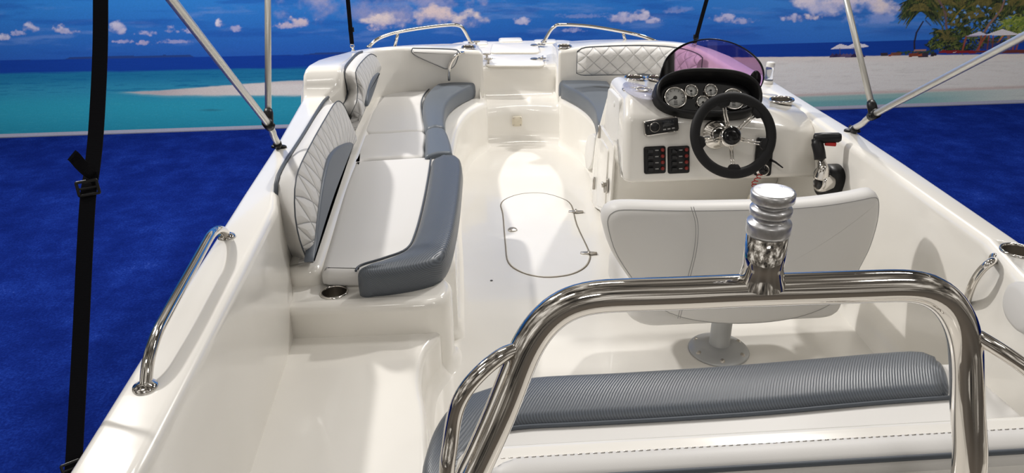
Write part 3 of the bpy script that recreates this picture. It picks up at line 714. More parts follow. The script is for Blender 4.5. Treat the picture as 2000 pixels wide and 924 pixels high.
for k in range(3):
    bm = NB(); slab(bm, v2(rrect(.013, .006, .001)), [(0, .031), (0, .0345)], M @ Matrix.Translation((.008+.02*k, -.016, 0))); obj('button', bm, MT['mark'], t)
bm = NB(); slab(bm, v2(rrect(.006, .006, .001)), [(0, .031), (0, .0345)], M @ Matrix.Translation((-.064, .012, 0))); obj('button', bm, MT['mark'], t)
# switch panels
sp0 = None
def switch_panel(px, py, label):
    M = dframe(px, py, 0, math.radians(1.0)); t = thing('switch_panel', label, 'switch panel', M.translation, 'dash switch panels')
    bm = NB(); slab(bm, v2(rrect(.100, .124, .010)), [(0, -.008), (0, .006), (.004, .010)], M); obj('panel', bm, MT['black'], t)
    for k in range(4):
        y = .042-.028*k
        bm = NB(); box(bm, M @ Matrix.Translation((-.022, y, .013)) @ Matrix.Rotation(.18, 4, 'X'), .026, .020, .012, .003); obj('rocker', bm, MT['gloss'], t)
        bm = NB(); lathe(bm, [(.0085, .008), (.0085, .015), (.007, .018), (0, .0185)], M @ Matrix.Translation((.034, y+.003, 0)), 16); obj('breaker', bm, MT['dimred'], t, label='dim red breaker button')
        bm = NB(); slab(bm, v2(rrect(.016, .005, .001)), [(0, .010), (0, .0108)], M @ Matrix.Translation((.008, y+.002, 0))); obj('label_strip', bm, MT['mark'], t)
    return t
switch_panel(1278.5, 312.5, 'left of two black switch panels low on the dash')
switch_panel(1325, 312, 'right of two black switch panels, nearest the wheel')
# ---- instrument pod
PN = Vector((.0, -.80, .60)).normalized(); PC = py_(1381, 187, 3.27)
PM = frame(PC, PN) @ Matrix.Rotation(math.radians(-3), 4, 'Z')
pod = thing('instrument_pod', 'glossy black oval instrument pod with white gauges on the console', 'instrument panel', PC)
a_, b_ = .247, .112
def podxf(v):
    up = max(0, v.y/b_); k = 1+.55*up*up if v.z > 0 else 1
    return Vector((v.x*(1-.05*max(0, v.y/b_)), v.y, v.z*k))
OE = superell(a_, b_, 2.7, 64)
bm = NB(); slab(bm, OE, [(.03, -.14), (.0, -.05), (-.004, .0), (.0, .03), (.006, .044), (.014, .046), (.020, .038), (.026, .005), (.030, -.012)], PM, podxf, cap1=False); obj('hood', fixn(bm), MT['black'], pod)
bm = NB(); slab(bm, OE, [(.028, -.016), (.031, -.012), (.045, -.012)], PM, podxf); obj('fascia', bm, MT['gloss'], pod)
PF = PM @ Matrix.Translation((0, 0, -.012))
def pod_at(px, py): return pplane(px, py, PF.translation, PN)
def gauge(px, py, r, sweep):
    p = pod_at(px, py); M = frame(p, PN)
    bm = NB(); lathe(bm, [(r*.98, 0), (r*.98, .006), (0, .0065)], M, 32); g = obj('gauge', bm, MT['gaugeface'], pod, label='white gauge dial')
    bm = NB(); lathe(bm, [(r*.96, .004), (r*.97, .012), (r*1.05, .016), (r*1.16, .013), (r*1.2, .0)], M, 40); obj('bezel', bm, MT['steel'], g)
    bm = NB()
    for k in range(9):
        a = math.radians(210-240*k/8); d = Vector((math.cos(a), math.sin(a), 0)); q = Vector((-d.y, d.x, 0))*r*.025
        z = Vector((0, 0, .0075)); A, B = d*r*.70+z, d*r*.88+z
        bm.faces.new([bm.verts.new(M @ v) for v in (A-q, A+q, B+q, B-q)])
    for k in range(3): slab(bm, v2(rrect(r*.36, r*.07, .0005)), [(0, .0066), (0, .0074)], M @ Matrix.Translation((0, -r*(.36+.16*k), 0)))
    obj('dial_marks', bm, MT['dark'], g)
    bm = NB(); a = math.radians(sweep); d = Vector((math.cos(a), math.sin(a), 0)); tube(bm, [M @ (d*-r*.15+Vector((0, 0, .0095))), M @ (d*r*.72+Vector((0, 0, .0095)))], [r*.05, r*.02], 6); lathe(bm, [(0, .0125), (r*.17, .0115), (r*.2, .0065)], M, 16); obj('needle', bm, MT['dark'], g)
gauge(1318, 192, .046, 205); gauge(1349, 179, .027, 150); gauge(1387, 178, .027, 200); gauge(1372, 201, .027, 215); gauge(1431, 195, .046, 210)
# ---- tinted windscreen
topc = [(1286, 168), (1289, 150), (1298, 122), (1312, 103), (1334, 88), (1362, 79), (1390, 76.5), (1420, 81), (1447, 91), (1470, 106), (1485, 122), (1492, 140), (1491, 158), (1483, 176), (1476, 188)]
botc = [(1286, 169), (1294, 163), (1306, 152), (1318, 147), (1336, 144.5), (1362, 143), (1390, 144), (1418, 149), (1438, 157), (1452, 168), (1461, 177), (1468, 184), (1471, 188), (1474, 189), (1476, 189)]
nu = 45; T_ = resample(catmull([(a, b, 0) for a, b in topc], 6), nu); B_ = resample(catmull([(a, b, 0) for a, b in botc], 6), nu)
def scr(px, py):
    s = (px-1384)/106; y = 3.34+.13*(1-s*s)
    p = py_(px, py, y); y += .22*(p.z-.85); return py_(px, py, y)
ws = thing('windscreen', 'purple tinted curved acrylic windscreen over the instrument pod', 'windscreen', scr(1384, 145))
bm = NB(); F1 = [[scr(*(B_[i].lerp(T_[i], k/12)).xy) for k in range(13)] for i in range(nu)]
F2 = [[p+Vector((0, .004, .0006)) for p in r] for r in F1]
rows = [a+b[::-1] for a, b in zip(F1, F2)]
V = grid(bm, rows, closed_u=True); bm.faces.new(V[0]); bm.faces.new(V[-1][::-1]); bmesh.ops.remove_doubles(bm, verts=bm.verts, dist=1e-5); obj('tinted_sheet', fixn(bm), MT['tint'], ws)
bm = NB(); tube(bm, [F1[i][12]+Vector((0, .002, 0)) for i in range(nu)], .0032, 6); obj('edge', bm, MT['gloss'], ws)
p = scr(1475, 156); bm = NB(); n = (CAM-p).normalized(); n.z = .1; slab(bm, superell(.026, .043, 2.0, 32), [(0, -.002), (0, .003), (.003, .005)], frame(p, (-.25, -.95, .1))); obj('black_disc', bm, MT['gloss'], ws, label='black oval disc at the right end')
bm = NB(); pA = scr(1287, 160); M = frame(pA+Vector((-.006, -.01, -.03)), (-.6, -.8, .2)); box(bm, M, .022, .05, .02, .004); lathe(bm, [(.011, .008), (.011, .02), (0, .022)], M @ Matrix.Translation((0, -.012, 0)), 16); lathe(bm, [(.009, .008), (.009, .02), (0, .022)], M @ Matrix.Translation((0, .014, 0)), 16); obj('bracket', bm, MT['steel'], ws)
# ---- steering wheel
WN_ = Vector((-.03, -.885, .465)).normalized(); WC = py_(1432, 264, 3.0); WM = frame(WC, WN_)
w = thing('steering_wheel', 'black five-spoke steering wheel with steel spokes in front of the dash', 'steering wheel', WC)
RC = .166
bm = NB(); lathe(bm, [(RC+.0225*math.cos(2*pi*k/16), .0165*math.sin(2*pi*k/16)) for k in range(16)], WM, 72, close=True); obj('rim', bm, MT['rubber'], w)
HZ = -.035
for a in (104, 41, -17, -91, -169):
    a = math.radians(a); d = Vector((math.cos(a), math.sin(a), 0)); q = Vector((-d.y, d.x, 0))
    bm = NB()
    for s in (-.0055, .0055): tube(bm, [WM @ (d*.03+q*s+Vector((0, 0, HZ))), WM @ (d*.10+q*s+Vector((0, 0, HZ*.6))), WM @ (d*.150+q*s+Vector((0, 0, 0)))], .0036, 10)
    obj('spoke', bm, MT['steel'], w)
    bm = NB(); M = WM @ Matrix.Translation(d*.139) @ Matrix.Rotation(a-pi/2, 4, 'Z')
    slab(bm, v2(fillet([(-.017, -.012, 0), (.017, -.012, 0), (.034, .014, 0), (-.034, .014, 0)], .006, 3)), [(.003, -.012), (0, -.008), (0, .008), (.003, .012)], M); obj('spoke_root', bm, MT['rubber'], w)
bm = NB(); lathe(bm, [(.044, HZ-.02), (.044, HZ+.012), (.040, HZ+.014), (0, HZ+.014)], WM, 36); hb = obj('hub', bm, MT['steel'], w)
bm = NB(); lathe(bm, [(.0395, HZ+.010), (.0395, HZ+.020), (.034, HZ+.026), (.018, HZ+.029), (0, HZ+.030)], WM, 36); obj('hub_cap', bm, MT['gloss'], hb)
bm = NB(); c1 = dash(1396, 262, 0); lathe(bm, [(.030, HZ-.02), (.030, HZ-.10)], WM, 24); lathe(bm, [(.066, -.01), (.066, .006), (.062, .012), (.055, .014), (.046, .05), (.03, .055)], frame(dash(1398, 263), DN), 40); obj('column', bm, MT['steel'], w)
# ---- ignition panel with key and kill cord
ip = thing('ignition_panel', 'black ignition panel on the dash behind the right rim of the wheel', 'ignition panel', dash(1492, 312))
M = dframe(1491, 306, 0, -.06); bm = NB(); slab(bm, v2(rrect(.078, .175, .012)), [(0, -.005), (0, .010), (.004, .014)], M); obj('plate', bm, MT['black'], ip)
M2 = dframe(1485, 331, .0); bm = NB(); lathe(bm, [(.028, .0), (.030, .02), (.030, .03), (.026, .036), (.022, .036)], M2, 28); obj('switch_ring', bm, MT['steel'], ip); bm = NB(); lathe(bm, [(.022, .034), (.022, .038), (.018, .046), (0, .047)], M2, 28); obj('kill_switch', bm, MT['gloss'], ip)
bm = NB(); q = dash(1505, 312, .02); tube(bm, [q, q+Vector((.015, -.02, -.005)), q+Vector((.05, -.03, -.03))], [.006, .005, .003], 8); obj('ignition_key', bm, MT['black'], ip)
kc = thing('kill_cord', 'red coiled kill cord hanging under the ignition panel', 'cord', dash(1478, 350, .03))
A = dash(1482, 336, .03); B = dash(1471, 378, .05); bm = NB(); PT = []
for i in range(121):
    s = i/120; c = A.lerp(B, s); r = .011*min(1, s*8, (1-s)*8+.3); th = s*2*pi*7; PT.append(c+Vector((r*math.cos(th)+.008*math.sin(s*9), r*math.sin(th)*.9, 0)))
tube(bm, PT, .0022, 6); obj('coil', bm, MT['red'], kc)
bm = NB(); slab(bm, superell(.020, .026, 2.2, 20), [(.003, -.006), (0, -.003), (0, .003), (.003, .006)], frame(B+Vector((-.004, -.004, -.028)), (-.3, -.9, .3))); obj('clip', bm, MT['offwhite'], kc, label='ivory plastic clip')
# ---- throttle control
th = thing('throttle_control', 'side-mount throttle with chrome lever and black grip on the starboard wall', 'throttle', px_(1612, 360, 1.12))
def wallM(px, py, x): return frame(px_(px, py, x), (-1, -.03, .02))
pts = [(1601, 330), (1618, 320), (1631, 328), (1637, 345), (1633, 366), (1623, 387), (1612, 386), (1601, 375), (1598, 352)]
P = [px_(a, b, 1.125) for a, b in pts]; O = catmull([(p.y, p.z, 0) for p in P], 4, True)
bm = NB(); slab(bm, v2(O), [(0, -1.16), (0, -1.115), (.005, -1.10), (.018, -1.095)], MSD); obj('base_housing', fixn(bm), MT['black'], th)
XL = 1.055
hubp = px_(1603, 356, XL); M = frame(hubp, (-1, -.15, .1)); bm = NB(); lathe(bm, [(.030, -.05), (.040, -.02), (.042, .0), (.040, .010), (.032, .014), (.029, .010), (0, .008)], M, 36)
lv = [px_(1604, 347, XL), px_(1607, 330, XL), px_(1604, 315, XL), px_(1599, 298, XL-.005), px_(1597, 288, XL-.01)]
tube(bm, catmull(lv, 5), [.034-.016*min(1, i/9) for i in range(21)], 16); obj('lever', fixn(bm), MT['steel'], th, label='chrome lever')
bm = NB(); lathe(bm, [(.029, .009), (.029, .012), (.022, .015), (0, .015)], M, 28); obj('hub_badge', bm, MT['gloss'], th)
bm = NB(); tube(bm, catmull([px_(1602, 311, XL-.004), px_(1600, 296, XL-.008), px_(1596, 280, XL-.012), px_(1595, 272, XL-.012)], 4), [.024]*9+[.021]*4, 14)
g0 = px_(1591, 270, XL-.02); g1 = g0+Vector((.100, -.03, .010)); tube(bm, [g0-(g1-g0)*.04, g0, g0.lerp(g1, .3), g0.lerp(g1, .9), g1], [.014, .021, .023, .021, .015], 16); obj('grip', bm, MT['black'], th, label='black T-shaped grip')
bm = NB(); box(bm, frame(g0.lerp(g1, .62)+Vector((0, -.004, -.026)), (-.3, -.9, .1), (0, 0, 1)), .045, .016, .022, .004); obj('trigger', bm, MT['red'], th, label='red neutral trigger')
# ---- holes for the cup holders
def cut(o, bms):
    for b in bms:
        me = bpy.data.meshes.new('cutter'); b.to_mesh(me); b.free(); c = bpy.data.objects.new('cutter', me); COL.objects.link(c)
        md = o.modifiers.new('hole', 'BOOLEAN'); md.operation = 'DIFFERENCE'; md.object = c; md.solver = 'EXACT'
        bpy.context.view_layer.update()
        dg = bpy.context.evaluated_depsgraph_get(); nm = bpy.data.meshes.new_from_object(o.evaluated_get(dg), depsgraph=dg)
        o.modifiers.clear(); old = o.data; o.data = nm; bpy.data.objects.remove(c); bpy.data.meshes.remove(me)
CUP = []
def cup(px, py, z, r, host, label, n=(0, 0, 1), depth=.085):
    p = pz(px, py, z); n = Vector(n).normalized(); M = frame(p, n, (0, 1, 0))
    b = NB(); lathe(b, [(0, .05), (r*1.01, .05), (r*1.01, -depth-.006), (0, -depth-.006)], M, 40); cut(host, [b])
    t = thing('cup_holder', label, 'cup holder', p, 'stainless cup holders')
    bm = NB(); lathe(bm, [(r*.985, -.002), (r*1.0, .003), (r*1.08, .006), (r*1.16, .005), (r*1.2, .0008), (r*1.2, -.001)], M, 40); obj('rim', bm, MT['steel'], t)
    bm = NB(); lathe(bm, [(r*.985, 0), (r*.96, -depth*.5), (r*.93, -depth+.008), (r*.86, -depth), (0, -depth)], M, 40)
    for f in bm.faces: f.normal_flip()
    obj('cup', bm, MT['satin'], t)
cup(653, 571, .33, .044, PSM_, 'stainless cup holder in the ledge behind the aft port seat')
cup(1240, 152, .806, .045, CON_, 'stainless cup holder at the left of the console top')
cup(1281, 152.5, .80, .040, CON_, 'stainless cup holder half hidden by the windscreen bracket')
cup(1527, 195, .722, .050, CON_, 'stainless cup holder right of the steering wheel', (-.06, 0, 1))
cup(1990, 491, .70, .043, HS_, 'stainless cup holder on the starboard quarter by the frame edge', depth=.08)
cup(915, 92.3, .668, .042, HP_, 'small stainless cup holder on the port bow deck', (0, -.06, 1), .06)
cup(1103, 90.5, .664, .042, HS_, 'small stainless cup holder on the starboard bow deck', (0, -.06, 1), .06)
# ================================================================= RAILS, TOW BAR, BIMINI, STRAPS, SMALL THINGS
ST = MT['steel']
def flange(bm, p, n=(0, 0, 1), r=.028):
    lathe(bm, [(0, .012), (r*.6, .011), (r*.7, .008), (r*.95, .006), (r, .001), (r, -.002)], frame(p, n, (0, 1, 0)), 28)
def rail(name, label, P, r, bases, seg=16, cat='rail', n=6, group=None):
    t = thing(name, label, cat, bases[0][0] if bases else P[0], group)
    bm = NB(); tube(bm, catmull(P, n), r, seg); obj('tube', bm, ST, t)
    for b in bases:
        bm = NB(); flange(bm, *b); obj('flange', bm, ST, t)
    return t
xs = lambda px, py, x: px_(px, py, x)
b0, b1 = pz(284, 757, .70), pz(443, 463, .70)
rail('grab_rail', 'polished grab rail on the port gunwale near the stern', [b0, xs(290, 705, -1.178), xs(305, 655, -1.18), xs(325, 615, -1.182), xs(352, 566, -1.185), xs(380, 516, -1.19), xs(402, 476, -1.195), xs(414, 457, -1.197), xs(427, 449, -1.20), xs(437, 452, -1.203), b1], .0135, [(b0, (0, 0, 1), .027), (b1, (0, 0, 1), .027)])
# bow rails
def yz(px, py, y): return py_(px, py, y)
a, b = yz(721, 91, 5.30), yz(920, 84, 5.52); P = [a, yz(735, 78, 5.32), yz(757, 68, 5.36), yz(790, 60, 5.41), yz(840, 52.5, 5.46), yz(880, 48.5, 5.49), yz(896, 50, 5.50), yz(905, 57, 5.505), b]
t = rail('bow_rail', 'polished bow rail on the port side of the bow', P, .0125, [(a, (0, 0, 1), .022), (b, (0, 0, 1), .022)], group='bow rails'); bm = NB(); tube(bm, [yz(778, 62, 5.40), yz(771, 90, 5.42)], .0115, 14); obj('stanchion', bm, ST, t)
a, b = yz(1062, 82, 5.52), yz(1282, 81, 5.40); P = [a, yz(1074, 61, 5.515), yz(1083, 52, 5.51), yz(1095, 48, 5.50), yz(1150, 51, 5.49), yz(1215, 61.5, 5.46), yz(1252, 70, 5.43), b]
t = rail('bow_rail', 'polished bow rail on the starboard side of the bow', P, .0125, [(a, (0, 0, 1), .022), (b, (0, 0, 1), .022)], group='bow rails'); bm = NB(); tube(bm, [yz(1216, 62, 5.46), yz(1223, 84, 5.47)], .0115, 14); obj('stanchion', bm, ST, t)
a, b = yz(906, 103, 5.13), yz(877, 156, 5.10)
rail('grab_rail', 'short curved grab rail beside the triangular pad in the bow', [a, yz(899, 103.5, 5.07), yz(889, 110, 5.05), yz(880, 124, 5.05), yz(877, 138, 5.06), b], .010, [(a, (0, -1, 0), .02)])
a, b = xs(1943, 507, 1.115), xs(1886, 596, 1.112)
rail('grab_rail', 'curved grab rail on the starboard quarter wall behind the tow bar', [a, xs(1934, 513, 1.06), xs(1918, 527, 1.045), xs(1904, 547, 1.045), xs(1895, 568, 1.06), b], .012, [(a, (-1, 0, 0), .02), (b, (-1, 0, 0), .02)])
# small rail seen on the starboard bow side, beyond the windscreen
def soft(P, n=90, it=8):
    P = resample(catmull(P, 6), n)
    for _ in range(it): P = [P[0]]+[(P[i-1]+P[i]*2+P[i+1])/4 for i in range(1, n-1)]+[P[-1]]
    return P
# ---- tow bar
tow = thing('tow_bar', 'big polished stainless tow bar arching across the stern in the foreground', 'tow bar', (0, .75, .575))
R_ = .0268
def ty(px, py, y): return py_(px, py, y)
main = [ty(900, 985, .905), ty(928, 915, .925), ty(971, 821, .95), ty(1005, 735, .975), ty(1026, 682, .985), ty(1056, 634, .995), ty(1100, 596, 1.0), ty(1155, 580, 1.0), ty(1230, 576, 1.0), ty(1330, 573, 1.0), ty(1440, 568, 1.0), ty(1560, 564, 1.0), ty(1680, 560, 1.0), ty(1775, 557.5, 1.0), ty(1822, 568, 1.0), ty(1858, 597, 1.0), ty(1880, 640, .995), ty(1888, 690, .985), ty(1890, 802, .955), ty(1893, 924, .925)]
def to_deck(p, q):
    d = ((p-q).normalized()*.35+Vector((0, 0, -1))).normalized(); return p+d*((.578-p.z)/d.z)
main = [to_deck(main[0], main[1])]+main+[to_deck(main[-1], main[-2])]
FEET = [main[0], main[-1]]
mp_ = resample(catmull(main, 8), 150)
for it in range(7): mp_ = [mp_[0]]+[(mp_[i-1]+mp_[i]*2+mp_[i+1])/4 for i in range(1, 149)]+[mp_[-1]]
bm = NB(); tube(bm, mp_, R_, 28); obj('main_tube', bm, ST, tow)
lb = [ty(1018, 682, .985), ty(996, 686, .975), ty(968, 702, .955), ty(938, 728, .94), ty(912, 757, .93), ty(894, 790, .925), ty(884, 830, .92), ty(878, 880, .905), ty(873, 930, .89)]; lb.append(to_deck(lb[-1], lb[-2])); FEET.append(lb[-1])
bm = NB(); tube(bm, soft(lb), .0125, 18); obj('side_brace', bm, ST, tow)
rb = [ty(1884, 644, .99), ty(1905, 655, .985), ty(1940, 676, .965), ty(2000, 716, .94), ty(2035, 752, .93), ty(2055, 810, .925), ty(2065, 900, .91), ty(2070, 990, .89)]
rb[-1] = to_deck(rb[-2], rb[-3]); FEET.append(rb[-1])
bm = NB(); tube(bm, soft(rb), .0125, 18); obj('side_brace', bm, ST, tow)
p0 = ty(1484, 566, 1.0); p1 = ty(1511, 372, 1.0); ax = (p1-p0).normalized(); H = (p1-p0).length; M = frame(p0, ax, (0, 1, 0))
ht = H*.60
bm = NB(); lathe(bm, [(.038, .012), (.033, .030), (.0315, .045), (.0315, ht), (.0, ht)], M, 40); py0 = obj('pylon_post', bm, ST, tow)
k = H-ht
bm = NB(); lathe(bm, [(.0, ht-.002), (.0325, ht-.002), (.0335, ht+.002), (.0335, ht+k*.23), (.0325, ht+k*.27), (.0255, ht+k*.30), (.0225, ht+k*.36), (.0255, ht+k*.42), (.0305, ht+k*.45), (.0315, ht+k*.48), (.0315, ht+k*.58), (.0305, ht+k*.61), (.0255, ht+k*.64), (.0225, ht+k*.68), (.0255, ht+k*.73), (.0315, ht+k*.76), (.0328, ht+k*.79), (.0328, ht+k*.95), (.031, ht+k*.99), (.0285, H), (0, H)], M, 44); obj('tow_head', bm, MT['cast'], tow, label='cast aluminium rope head')
for k, q in enumerate(FEET):
    bm = NB(); flange(bm, Vector((q.x, q.y, .575)), r=.055 if k < 2 else .035); obj('foot_flange', bm, ST, tow)
# ---- bimini frames
def bimini(label, mount, joint, far, up, x, r=.0135):
    t = thing('bimini_frame', label, 'canopy frame', mount, 'bimini frame poles')
    bm = NB(); d = (far-joint).normalized(); tube(bm, catmull([mount+Vector((0, 0, .012)), mount.lerp(joint, .5), joint, joint.lerp(far, .5), far, far+d*.9], 4), r, 18); obj('main_pole', bm, MT['alu'], t)
    d2 = (up-joint).normalized(); j2 = joint+d2*.035; bm = NB(); tube(bm, [j2, up, up+d2*1.0], r*.92, 18); obj('brace_pole', bm, MT['alu'], t)
    bm = NB(); tube(bm, [joint-(far-joint).normalized()*.022, joint+(far-joint).normalized()*.022], r*1.5, 18); tube(bm, [joint, joint+d2*.045, joint+d2*.06], [r*1.45, r*1.4, r*1.15], 18); c = joint+Vector((0, -.02, 0)); lathe(bm, [(0, .008), (.007, .006), (.008, 0)], frame(joint+Vector((-.02*(1 if x > 0 else -1), -.012, 0)), (-(1 if x > 0 else -1), -.6, .1)), 12); obj('jaw_slide', bm, MT['black'], t)
    bm = NB(); slab(bm, superell(.034, .017, 2.4, 24), [(0, -.001), (0, .006), (.003, .009)], frame(mount, (0, 0, 1), (.3, 1, 0))); dd = (joint-mount).normalized(); tube(bm, [mount, mount+dd*.02, mount+dd*.045, mount+dd*.05], [.012, .017, .0175, .0145], 16); lathe(bm, [(.008, -.022), (.008, .022), (0, .022)], frame(mount+Vector((0, 0, .016)), (0, 1, 0)), 12); obj('deck_mount', bm, MT['black'], t)
bimini('aluminium bimini poles on a black mount on the port gunwale', pz(545, 288, .70), px_(524, 243, -1.205), px_(333, -3, -1.20), px_(523, -3, -1.20), -1)
bimini('aluminium bimini poles on a black mount on the starboard gunwale', pz(1664, 257, .70), px_(1707, 224, 1.225), px_(2000, 71, 1.22), px_(1652, -3, 1.22), 1)
# ---- straps
def ribbon(bm, P, w, th=.0022, wd=(1, 0, 0)):
    P = [Vector(p) for p in P]; wd = Vector(wd).normalized(); rows = []
    for i, p in enumerate(P):
        t = (P[min(i+1, len(P)-1)]-P[max(i-1, 0)]).normalized(); u = (wd-t*wd.dot(t)).normalized(); n = t.cross(u)
        ww = w[i] if isinstance(w, (list, tuple)) else w
        rows.append([p-u*ww/2-n*th/2, p+u*ww/2-n*th/2, p+u*ww/2+n*th/2, p-u*ww/2+n*th/2])
    V = grid(bm, rows, closed_u=True); bm.faces.new(V[0][::-1]); bm.faces.new(V[-1]); return fixn(bm)
sx = -1.285
P = [px_(196.5, -40, sx), px_(195.5, 100, sx), px_(188, 250, sx), px_(180, 330, sx), px_(172, 385, sx), px_(165, 500, sx), px_(158, 650, sx), px_(150, 800, sx), px_(144, 905, sx), px_(141, 925, sx)]
P = [P[0]+(P[0]-P[1])*1.5]+P
t = thing('tie_down_strap', 'wide black webbing strap with buckle at the far left of the photo', 'strap', P[-1])
bm = NB(); ribbon(bm, catmull(P, 5), .034); obj('webbing', bm, MT['web'], t, smooth=False)
tl = [px_(184, 345, sx+.004), px_(170, 335, sx+.006), px_(158, 322, sx+.004), px_(146, 308, sx), px_(140, 303, sx)]
bm = NB(); ribbon(bm, catmull(tl, 5), [.020+.006*min(1, i/10) for i in range(21)], wd=(.45, 0, .9)); obj('loose_end', bm, MT['web'], t, smooth=False)
def buckle(p, n, w, h, nm='buckle'):
    M = frame(p, n); bm = NB(); O = v2(rrect(w, h, .005)); I = v2(rrect(w*.72, h*.62, .003))
    slab(bm, O, [(0, -.004), (0, .003), (.002, .005), (w*.14, .005), (w*.14, -.004)], M, cap0=False, cap1=False); box(bm, M @ Matrix.Translation((0, 0, .002)), w*.9, h*.13, .005, .001); return obj(nm, fixn(bm), MT['silver'] if False else MT['black'], t)
bn = (CAM-px_(172, 367, sx)).normalized()
buckle(px_(171.5, 367, sx+.004), bn, .046, .036); buckle(px_(141, 915, sx+.004), (CAM-px_(141, 915, sx)).normalized(), .040, .03)
def thin_strap(label, P, end, mid):
    t = thing('support_strap', label, 'strap', end, 'bimini support straps')
    P = [P[0]+(P[0]-P[1])*1.2]+P; bm = NB(); ribbon(bm, catmull(P, 5), .026); obj('webbing', bm, MT['web'], t, smooth=False)
    bm = NB(); box(bm, frame(mid, (CAM-mid).normalized()), .036, .03, .010, .003); obj('slide', bm, MT['black'], t)
    d = (P[-1]-P[-2]).normalized(); a = P[-1]; bm = NB(); R = []
    M = frame(a+Vector((0, 0, -.012)), (CAM-a).normalized())
    tube(bm, [M @ Vector((.012*math.cos(q*2*pi/20), .010*math.sin(q*2*pi/20), 0)) for q in range(20)], .003, 8, True)
    tube(bm, [a+Vector((0, 0, -.018)), (a+Vector((0, 0, -.018))).lerp(end, .6), end+Vector((0, 0, .004))], [.006, .008, .007], 10); lathe(bm, [(0, .008), (.010, .006), (.016, 0)], frame(end, (0, 0, 1), (0, 1, 0)), 16); obj('snap_hook', bm, ST, t)
e = px_(690, 98.5, -1.13); 
thin_strap('thin black strap rising from the port bow deck', [px_(679, -5, -1.13), px_(684, 50, -1.13), px_(687.5, 86, -1.13)], e, px_(686, 58, -1.13))
e2 = px_(1352, 100, 1.12)
thin_strap('thin black strap rising behind the purple windscreen', [px_(1381.5, -5, 1.12), px_(1369, 40, 1.12), px_(1357, 84, 1.12)], e2, px_(1359.5, 72, 1.12))
# ---- little bottle on the starboard gunwale
p = pz(1500, 163, .70); M = frame(p, (0, 0, 1), (0, 1, 0)); t = thing('plastic_bottle', 'small clear bottle with white cap on the starboard gunwale beside the windscreen', 'bottle', p)
bm = NB(); lathe(bm, [(0, .002), (.024, .002), (.025, .012), (.0235, .02), (.021, .05), (.0225, .075), (.022, .085), (.014, .092)], M, 28); obj('bottle_body', bm, MT['clear'], t)
bm = NB(); lathe(bm, [(.014, .090), (.0215, .092), (.0225, .096), (.0225, .112), (.020, .116), (0, .117)], M, 28); obj('cap', bm, MT['white'], t)
bm = NB(); lathe(bm, [(0, .0), (.026, .0), (.0265, .014), (.024, .018), (0, .018)], M, 28); obj('base_collar', bm, MT['white'], t)
# ================================================================= THE PRINTED PICTURE on the backdrop wall
def s_of(px): r = pplane(px, 100, WP0, WN); return (r-WP0).dot(WD)
sa, sb = s_of(-30), s_of(2030)
US = np.concatenate([np.linspace(sa-5.0, sa, 120)[:-1], np.linspace(sa, sb, 1500), np.linspace(sb, sb+5.0, 120)[1:]])
HS = np.concatenate([np.linspace(0, 1.42, 215), np.linspace(1.42, 3.4, 90)[1:]])
UU, HH = np.meshgrid(US, HS)
base = np.array(WP0)[None, None]+UU[..., None]*np.array(WD)+HH[..., None]*np.array((0, 0, 1.0)); base[..., 2] = GROUND+HH
# picture coordinates of each point of the print (a plain perspective map of the wall plane)
loc = (base-np.array(CAM)) @ np.array(R0)
QX = 1000+FPX*loc[..., 0]/-loc[..., 2]; QY = 462-FPX*loc[..., 1]/-loc[..., 2]
rng = np.random.default_rng(3)
def vnoise(x, y, seed):
    r = np.random.default_rng(seed); T = r.random((256, 256)); xi = np.floor(x).astype(int); yi = np.floor(y).astype(int); fx = x-xi; fy = y-yi
    fx = fx*fx*(3-2*fx); fy = fy*fy*(3-2*fy); g = lambda a, b: T[a % 256, b % 256]
    return (g(xi, yi)*(1-fx)+g(xi+1, yi)*fx)*(1-fy)+(g(xi, yi+1)*(1-fx)+g(xi+1, yi+1)*fx)*fy
def fbm(x, y, seed, o=5):
    s = 0; a = .5; t = 0
    for k in range(o): s = s+a*vnoise(x*2**k+17*k, y*2**k+5*k, seed+k); t += a; a *= .55
    return s/t
sm = lambda a, b, x: (lambda t: t*t*(3-2*t))(np.clip((x-a)/(b-a), 0, 1))
def C(r, g, b): return np.array(srgb(r, g, b))
IMG = np.zeros(QX.shape+(3,))
def put(c, m): global IMG; IMG = IMG*(1-m[..., None])+np.asarray(c)*m[..., None]
hz = 118-.0165*QX-.0000035*QX**2*.9                     # sea horizon of the picture
hz = np.where(QX > 0, hz, 118-.0165*QX)
d = hz-QY                                               # height above the horizon
t = np.clip(d/110, 0, 1.6)[..., None]
IMG[:] = C(54, 98, 178)*(1-np.clip(t, 0, 1))+C(62, 128, 200)*np.clip(t, 0, 1)
right = sm(1250, 1700, QX)[..., None]; IMG = IMG*(1-right*.6)+right*.6*(C(70, 128, 208)*(1-np.clip(t, 0, 1))+C(92, 150, 214)*np.clip(t, 0, 1))
top = sm(1.0, 1.6, d/110); put(C(56, 116, 190), top*.6)
n1 = fbm(QX/90, QY/16, 11); put(C(120, 150, 205), sm(.55, .8, n1)*.45*sm(5, 40, d))
n2 = fbm(QX/160+9, QY/22, 15); put(C(44, 84, 165), sm(.52, .72, n2)*.5*sm(0, 20, d))
